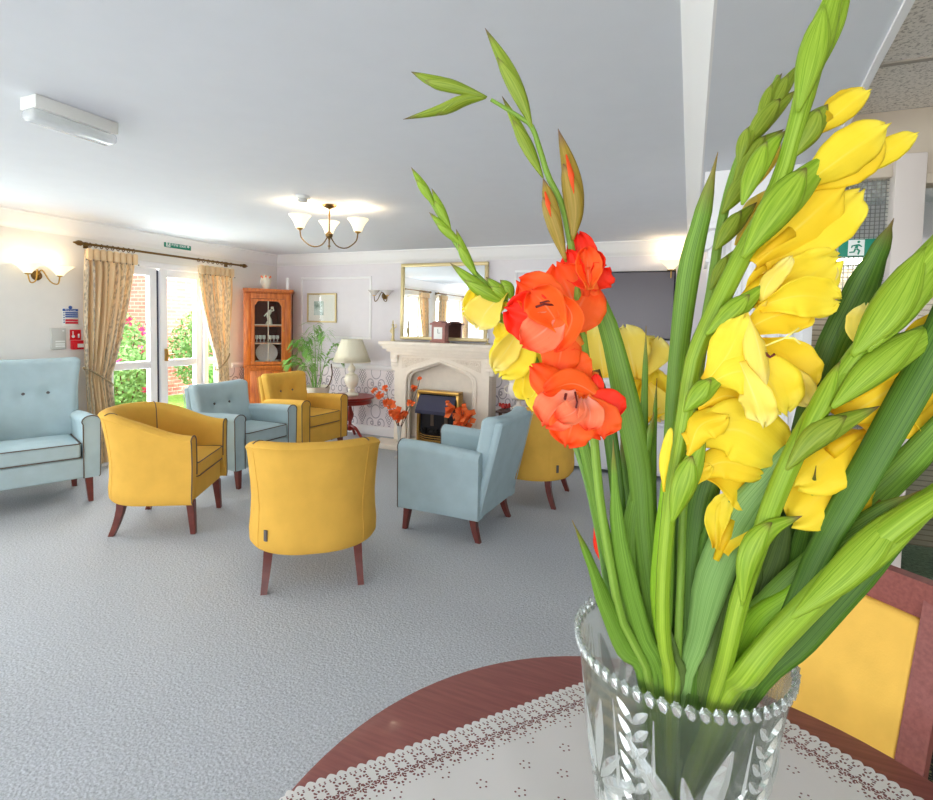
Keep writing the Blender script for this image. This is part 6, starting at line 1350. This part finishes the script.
('L','leaf_green',[(0.0074,0.7275,0.79,0.006),(-0.002,0.6479,0.9743,0.0102),(-0.0096,0.5827,1.125,0.0128),(-0.0115,0.5805,1.2564,0.0136),(-0.0126,0.5773,1.3633,0.0155),(-0.0091,0.576,1.4703,0.0193),(-0.0023,0.5749,1.5581,0.0221),(0.0074,0.5732,1.6116,0.0168),(0.0182,0.5723,1.6713,0.0006)],(0.185,-0.982,-0.028),0.18),
('L','leaf_pale',[(0.001,0.7277,0.79,0.006),(0.0052,0.6477,0.9743,0.0118),(0.0087,0.5822,1.125,0.0147),(0.0193,0.5733,1.182,0.0225),(0.0301,0.5652,1.2508,0.0337),(0.0517,0.5615,1.3163,0.0347),(0.0785,0.5591,1.3645,0.0262),(0.0957,0.5518,1.4009,0.0109),(0.1016,0.5389,1.4218,0.0009)],(-0.223,-0.972,-0.072),0.12),
('L','leaf_deep',[(-0.0009,0.7276,0.79,0.006),(0.0074,0.6478,0.9743,0.0168),(0.0141,0.5826,1.125,0.0209),(0.0122,0.5828,1.2177,0.026),(0.0125,0.5822,1.2816,0.0279),(0.0189,0.5837,1.3346,0.0307),(0.0298,0.5857,1.3645,0.0264),(0.0403,0.5865,1.3758,0.004)],(-0.059,-0.998,0.022),0.12)]),
('green gladiolus stem of closed buds left of the tallest one',(0.0034,0.7278,0.79),[('S','stem_green',[(0.0034,0.7278,0.79,0.006),(0.0025,0.6476,0.9743,0.0068),(0.0017,0.582,1.125,0.0084),(0.0017,0.5827,1.2153,0.0084),(0.0014,0.5885,1.32,0.0094),(0.0072,0.591,1.4151,0.0093),(0.0128,0.5921,1.488,0.0103),(0.0191,0.598,1.5446,0.0098),(0.0234,0.6025,1.591,0.0093),(0.0302,0.6025,1.6361,0.0092),(0.0396,0.6032,1.6734,0.0086),(0.0531,0.6108,1.706,0.0081),(0.0632,0.6167,1.7335,0.0071),(0.0716,0.6215,1.7559,0.004)]),
('U','bud_olive',[(0.0535,0.6055,1.7041),(0.0626,0.6108,1.7313),(0.0745,0.6173,1.7565)],0.011,(0.123,-0.977,0.172),None),
('U','bud_olive',[(0.0597,0.6085,1.7112),(0.0751,0.6166,1.7395),(0.0906,0.6248,1.7669)],0.014,(0.202,-0.964,0.17),None),
('U','bud_olive',[(0.0425,0.5994,1.6808),(0.0633,0.6101,1.7133),(0.0889,0.6225,1.7399)],0.019,(0.427,-0.904,0.018),None),
('U','bud_olive',[(0.0377,0.5964,1.6627),(0.044,0.6005,1.6889),(0.056,0.6069,1.7111)],0.014,(-0.211,-0.935,0.284),None),
('U','bud_olive',[(0.0331,0.5931,1.6407),(0.0519,0.6032,1.6771),(0.0785,0.6159,1.7007)],0.017,(0.272,-0.95,0.154),None),
('U','bud_olive',[(0.0249,0.5882,1.6145),(0.0422,0.5971,1.6429),(0.0651,0.6083,1.6684)],0.018,(0.38,-0.923,0.061),None),
('U','bud_olive',[(0.0199,0.584,1.5784),(0.0355,0.592,1.6027),(0.0566,0.6024,1.6272)],0.017,(0.222,-0.956,0.192),None),
('U','bud_olive',[(0.0169,0.5804,1.5384),(0.027,0.586,1.5606),(0.0427,0.5939,1.5829)],0.012,(0.138,-0.967,0.213),None),
('U','petal_pale',[(0.0532,0.6203,1.6436),(0.0672,0.6281,1.6748),(0.0785,0.6343,1.6999)],0.0165,(0.107,-0.975,0.194),None),
('U','petal_pale',[(0.0413,0.6133,1.6082),(0.0539,0.6197,1.6271),(0.0665,0.626,1.6439)],0.0124,(0.204,-0.959,0.198),None),
('U','petal_pale',[(0.0393,0.6112,1.5865),(0.0545,0.619,1.6106),(0.0688,0.6264,1.6336)],0.0145,(0.159,-0.964,0.212),None),
('L','leaf_deep',[(-0.0012,0.7235,0.79,0.006),(0.0077,0.6524,0.9743,0.0085),(0.015,0.5942,1.125,0.0107),(0.0209,0.5874,1.2174,0.0146),(0.0235,0.5779,1.2853,0.0122),(0.0326,0.5693,1.3226,0.0006)],(-0.088,-0.989,-0.117),0.2),
('L','leaf_deep',[(-0.0046,0.7244,0.79,0.006),(0.0115,0.6515,0.9743,0.0084),(0.0247,0.5919,1.125,0.0106),(0.0359,0.5896,1.2198,0.0145),(0.0421,0.5837,1.2865,0.0091),(0.0457,0.5757,1.3387,0.0006)],(-0.117,-0.991,-0.064),0.2),
('L','leaf_olive',[(-0.0085,0.726,0.79,0.006),(0.016,0.6496,0.9743,0.01),(0.036,0.5872,1.125,0.0125),(0.0488,0.5849,1.2147,0.0163),(0.0564,0.579,1.2808,0.0089),(0.0634,0.5736,1.3597,0.0006)],(-0.148,-0.988,-0.04),0.2),
('L','leaf_green',[(0.0101,0.7271,0.79,0.006),(-0.005,0.6484,0.9743,0.0069),(-0.0174,0.5839,1.125,0.0086),(-0.0256,0.5868,1.251,0.0107),(-0.0299,0.5889,1.3368,0.0086),(-0.0305,0.5915,1.4011,0.0053),(-0.0303,0.5932,1.446,0.0006)],(0.398,-0.917,0.043),0.15),
('L','leaf_green',[(0.013,0.7265,0.79,0.006),(-0.0082,0.6491,0.9743,0.0078),(-0.0256,0.5859,1.125,0.0097),(-0.0368,0.5886,1.248,0.013),(-0.0416,0.5938,1.3669,0.0108),(-0.0427,0.5982,1.4427,0.0065),(-0.044,0.6014,1.5012,0.0007)],(0.078,-0.996,0.045),0.15),
('L','leaf_olive',[(0.001,0.7277,0.79,0.006),(0.0052,0.6477,0.9743,0.0067),(0.0087,0.5822,1.125,0.0084),(0.0002,0.569,1.1634,0.0072),(-0.0097,0.5557,1.2082,0.0006)],(0.22,-0.943,-0.252),0.15),
('L','leaf_deep',[(-0.0047,0.7195,0.79,0.006),(0.0116,0.657,0.9743,0.0242),(0.0249,0.6058,1.125,0.0302),(0.018,0.6192,1.2012,0.033),(0.026,0.6381,1.2629,0.0292),(0.031,0.6546,1.3043,0.0114)],(-0.041,-0.964,0.264),0.1)]),
('yellow gladiolus stem leaning to the right edge with amber florets',(-0.0099,0.7254,0.79),[('S','bud_lime',[(-0.0099,0.7254,0.79,0.006),(0.0175,0.6503,0.9743,0.0133),(0.0399,0.5888,1.125,0.0166),(0.0464,0.5566,1.1885,0.0165),(0.0541,0.5521,1.2424,0.0171),(0.065,0.5487,1.2926,0.0168),(0.0791,0.5419,1.3553,0.0181),(0.0971,0.5365,1.4129,0.0175),(0.1176,0.5421,1.4533,0.0156),(0.1348,0.5457,1.4842,0.0154),(0.1518,0.549,1.5111,0.017),(0.1682,0.5522,1.5398,0.0201),(0.1938,0.5598,1.5773,0.0215)]),
('U','bud_lime',[(0.1253,0.5284,1.4795),(0.1486,0.5401,1.5117),(0.1783,0.5552,1.5558),(0.2217,0.5776,1.6243)],0.03,(-0.046,-0.936,0.348),None),
('U','bud_lime',[(0.1362,0.5289,1.4833),(0.1564,0.539,1.5102),(0.1847,0.5529,1.5439),(0.2251,0.5722,1.582)],0.0182,(0.3,-0.943,0.144),None),
('U','bud_lime',[(0.1122,0.5225,1.4356),(0.1403,0.5362,1.4663),(0.174,0.5519,1.4922),(0.2267,0.5761,1.5244)],0.026,(0.237,-0.936,0.26),None),
('U','bud_green',[(0.0852,0.5216,1.3918),(0.1042,0.5319,1.4318),(0.1219,0.5413,1.4649),(0.144,0.5531,1.5067)],0.0172,(-0.401,-0.81,0.427),None),
('U','bud_olive',[(0.0798,0.5122,1.3813),(0.0991,0.5219,1.4072),(0.1205,0.5317,1.4212),(0.1511,0.5456,1.4372)],0.0204,(0.317,-0.936,0.155),None),
('U','bud_green',[(0.0528,0.5194,1.2525),(0.0561,0.5232,1.2937),(0.0715,0.5313,1.3209),(0.099,0.5437,1.3341)],0.0197,(0.192,-0.965,0.178),None),
('F','petal_amber',[(0.1292,0.5431,1.441),(0.1461,0.551,1.4551),(0.1645,0.5597,1.4693)]),
('P','petal_pale',[(0.1543,0.5604,1.4827),(0.1407,0.5558,1.5015),(0.1398,0.5567,1.524)],0.0278,(-0.195,-0.968,-0.156),0.15,0.05),
('P','petal_amber',[(0.1236,0.5462,1.4226),(0.1642,0.565,1.4514),(0.2091,0.5865,1.4943)],0.068,(0.305,-0.938,0.164),-0.12,0.03),
('P','petal_amber',[(0.1473,0.5644,1.4129),(0.1863,0.5825,1.4404),(0.2202,0.5986,1.4713)],0.0799,(0.065,-0.894,0.443),-0.1,0.03),
('P','petal_amber',[(0.1617,0.555,1.4849),(0.1807,0.564,1.5007),(0.2075,0.5764,1.5184)],0.0188,(0.15,-0.914,0.378),0.1,0.03),
('P','petal_yellow',[(0.1729,0.572,1.4318),(0.1932,0.5805,1.4305),(0.2181,0.5902,1.4153)],0.0546,(0.429,-0.88,0.204),0.1,0.04),
('F','petal_amber',[(0.1502,0.5699,1.4122),(0.1341,0.5626,1.4029),(0.1197,0.5558,1.3918)]),
('P','petal_amber',[(0.1609,0.5765,1.4102),(0.1268,0.5611,1.3933),(0.0933,0.545,1.3602)],0.0557,(-0.025,-0.831,0.556),-0.1,0.03),
('P','petal_amber',[(0.1557,0.5784,1.4057),(0.1289,0.5648,1.367),(0.0905,0.5461,1.3245)],0.0526,(-0.073,-0.905,0.419),-0.08,0.04),
('P','petal_amber',[(0.1521,0.581,1.4011),(0.1401,0.5738,1.3643),(0.1299,0.5672,1.3257)],0.0457,(0.106,-0.983,0.148),-0.08,0.04),
('L','leaf_deep',[(-0.0185,0.7211,0.79,0.006),(0.0271,0.6551,0.9743,0.0117),(0.0643,0.6011,1.125,0.0146),(0.0838,0.5993,1.2261,0.0223),(0.1051,0.6009,1.3722,0.0257),(0.1231,0.5983,1.4693,0.0288),(0.1444,0.5953,1.5349,0.0279),(0.1552,0.5862,1.574,0.0154),(0.1606,0.5742,1.6,0.0005)],(-0.045,-0.998,-0.047),0.15),
('L','leaf_deep',[(-0.0193,0.7205,0.79,0.006),(0.028,0.6558,0.9743,0.0117),(0.0668,0.6029,1.125,0.0146),(0.0869,0.5516,1.2119,0.0158),(0.1149,0.5452,1.3072,0.0213),(0.143,0.5437,1.3815,0.0249),(0.1705,0.5447,1.4523,0.0266),(0.1919,0.5444,1.5108,0.0275),(0.2046,0.5415,1.5662,0.0237),(0.2125,0.5366,1.6035,0.0008)],(-0.485,-0.874,0.026),0.12),
('L','leaf_green',[(-0.0213,0.719,0.79,0.006),(0.0302,0.6575,0.9743,0.0084),(0.0724,0.6072,1.125,0.0105),(0.0998,0.6012,1.2268,0.0241),(0.1204,0.5899,1.2877,0.0289),(0.1512,0.5821,1.3355,0.0277),(0.1795,0.5732,1.3806,0.0247),(0.2006,0.561,1.423,0.0202),(0.2225,0.5491,1.4635,0.0008)],(-0.221,-0.973,-0.069),0.15),
('L','leaf_deep',[(-0.0251,0.7153,0.79,0.006),(0.0345,0.6616,0.9743,0.0076),(0.0832,0.6177,1.125,0.0095),(0.0937,0.601,1.2068,0.0162),(0.104,0.5837,1.2811,0.0164),(0.1082,0.5629,1.3395,0.0092),(0.1064,0.5387,1.3816,0.0005)],(-0.265,-0.928,-0.262),0.2),
('L','leaf_olive',[(-0.0039,0.7272,0.79,0.006),(0.0108,0.6483,0.9743,0.0217),(0.0228,0.5838,1.125,0.0271),(0.0333,0.578,1.183,0.0245),(0.0434,0.5719,1.2404,0.0149),(0.0543,0.5666,1.3051,0.0029)],(-0.172,-0.983,-0.064),0.15),
('L','leaf_olive',[(-0.013,0.7242,0.79,0.006),(0.021,0.6516,0.9743,0.015),(0.0488,0.5922,1.125,0.0187),(0.0694,0.5892,1.2069,0.0263),(0.0867,0.5841,1.2745,0.0196),(0.0959,0.5753,1.3385,0.0029)],(-0.24,-0.971,-0.024),0.15)]),
('bright green gladiolus bud stalk reaching low over the dining chair',(-0.0137,0.7239,0.79),[('S','bud_lime',[(-0.0137,0.7239,0.79,0.006),(0.0217,0.652,0.9743,0.0183),(0.0507,0.5931,1.125,0.0228),(0.0645,0.5578,1.1708,0.025),(0.0846,0.5523,1.2109,0.0252),(0.1122,0.5398,1.2636,0.0239),(0.1403,0.5327,1.3101,0.0229),(0.1683,0.5303,1.3467,0.0197),(0.1965,0.533,1.375,0.0144)]),
('U','bud_lime',[(0.0875,0.4977,1.2613),(0.1273,0.5168,1.3004),(0.1706,0.5377,1.3445),(0.2333,0.5677,1.4041)],0.0266,(-0.08,-0.86,0.503),None),
('L','leaf_green',[(-0.0099,0.7255,0.79,0.006),(0.0175,0.6502,0.9743,0.0166),(0.0399,0.5885,1.125,0.0208),(0.0629,0.5791,1.1901,0.032),(0.0853,0.5687,1.2415,0.0249),(0.1247,0.5657,1.2982,0.0211),(0.1601,0.5602,1.3395,0.0176),(0.1835,0.5489,1.3685,0.0005)],(-0.235,-0.972,-0.02),0.15),
('L','leaf_bright',[(-0.0127,0.7244,0.79,0.006),(0.0206,0.6515,0.9743,0.0199),(0.048,0.5918,1.125,0.0249),(0.0597,0.5784,1.1607,0.0361),(0.0738,0.5669,1.2119,0.0329),(0.1007,0.5602,1.253,0.0186),(0.1207,0.5502,1.2863,0.0027)],(-0.406,-0.912,-0.052),0.15),
('L','leaf_deep',[(-0.0233,0.7172,0.79,0.006),(0.0325,0.6595,0.9743,0.0168),(0.0781,0.6124,1.125,0.021),(0.1146,0.6064,1.1883,0.0282),(0.1518,0.601,1.2559,0.027),(0.1852,0.5936,1.3185,0.0202),(0.207,0.5805,1.3673,0.0053)],(-0.398,-0.913,0.091),0.12),
('L','leaf_deep',[(-0.0224,0.7162,0.79,0.006),(0.0314,0.6607,0.9743,0.0169),(0.0754,0.6152,1.125,0.0212),(0.0989,0.6085,1.1936,0.0266),(0.1277,0.6038,1.2594,0.0237),(0.1476,0.5945,1.3115,0.0133),(0.1654,0.5845,1.3649,0.0018)],(-0.351,-0.936,0.012),0.12),
('L','leaf_deep',[(-0.0059,0.7267,0.79,0.006),(0.013,0.6488,0.9743,0.0167),(0.0284,0.585,1.125,0.0208),(0.0339,0.5956,1.184,0.0273),(0.0414,0.6072,1.2451,0.0254),(0.0513,0.6192,1.2965,0.0085)],(-0.089,-0.974,0.206),0.1),
('L','leaf_olive',[(-0.0091,0.7258,0.79,0.006),(0.0165,0.6498,0.9743,0.0116),(0.0375,0.5877,1.125,0.0145),(0.056,0.5896,1.1824,0.0184),(0.0679,0.5886,1.238,0.0161),(0.074,0.5851,1.2919,0.003)],(-0.203,-0.979,0.029),0.15),
('L','leaf_green',[(-0.0173,0.7219,0.79,0.006),(0.0257,0.6542,0.9743,0.0117),(0.0609,0.5988,1.125,0.0146),(0.0864,0.5925,1.1888,0.0201),(0.1134,0.5866,1.2491,0.0194),(0.145,0.5824,1.3059,0.013),(0.1626,0.5716,1.3498,0.0018)],(-0.356,-0.933,0.048),0.15),
('L','leaf_deep',[(-0.0025,0.7265,0.79,0.006),(0.0092,0.6491,0.9743,0.0151),(0.0188,0.5858,1.125,0.0189),(0.0374,0.6059,1.2012,0.0255),(0.0626,0.6286,1.2732,0.0237),(0.0869,0.6505,1.3363,0.0131),(0.1066,0.6691,1.3788,0.0022)],(-0.093,-0.936,0.339),0.1)])]
seed_ = 0
for label, base, items in FLOWERS:
    root = thing('gladiolus_stem', label, 'flower', base); bv = Vector(base); cur = None
    L3 = lambda P: [tuple(Vector(p[:3]) - bv) + tuple(p[3:]) for p in P]
    for it in items:
        seed_ += 1; k = it[0]
        if k == 'S': stalk(root, it[1], L3(it[2]))
        elif k == 'L': leaf_blade(root, it[1], L3(it[2]), it[3], it[4])
        elif k == 'U': bud(root, it[1], L3(it[2]), it[3], it[4], 'bud', it[5])
        elif k == 'F':
            q = L3(it[2]); cur = obj('floret', tube(B(), q, [.003, .005, .007][:len(q)] if len(q) > 2 else [.003, .006], 8), it[1], root, 180)
        elif k == 'P': petal(cur, it[1], L3(it[2]), it[3], it[4], it[5], it[6], seed_)
        elif k == 'T': obj('stamen', tube(B(), L3(it[2]), it[3], 5), it[1], cur, 180)
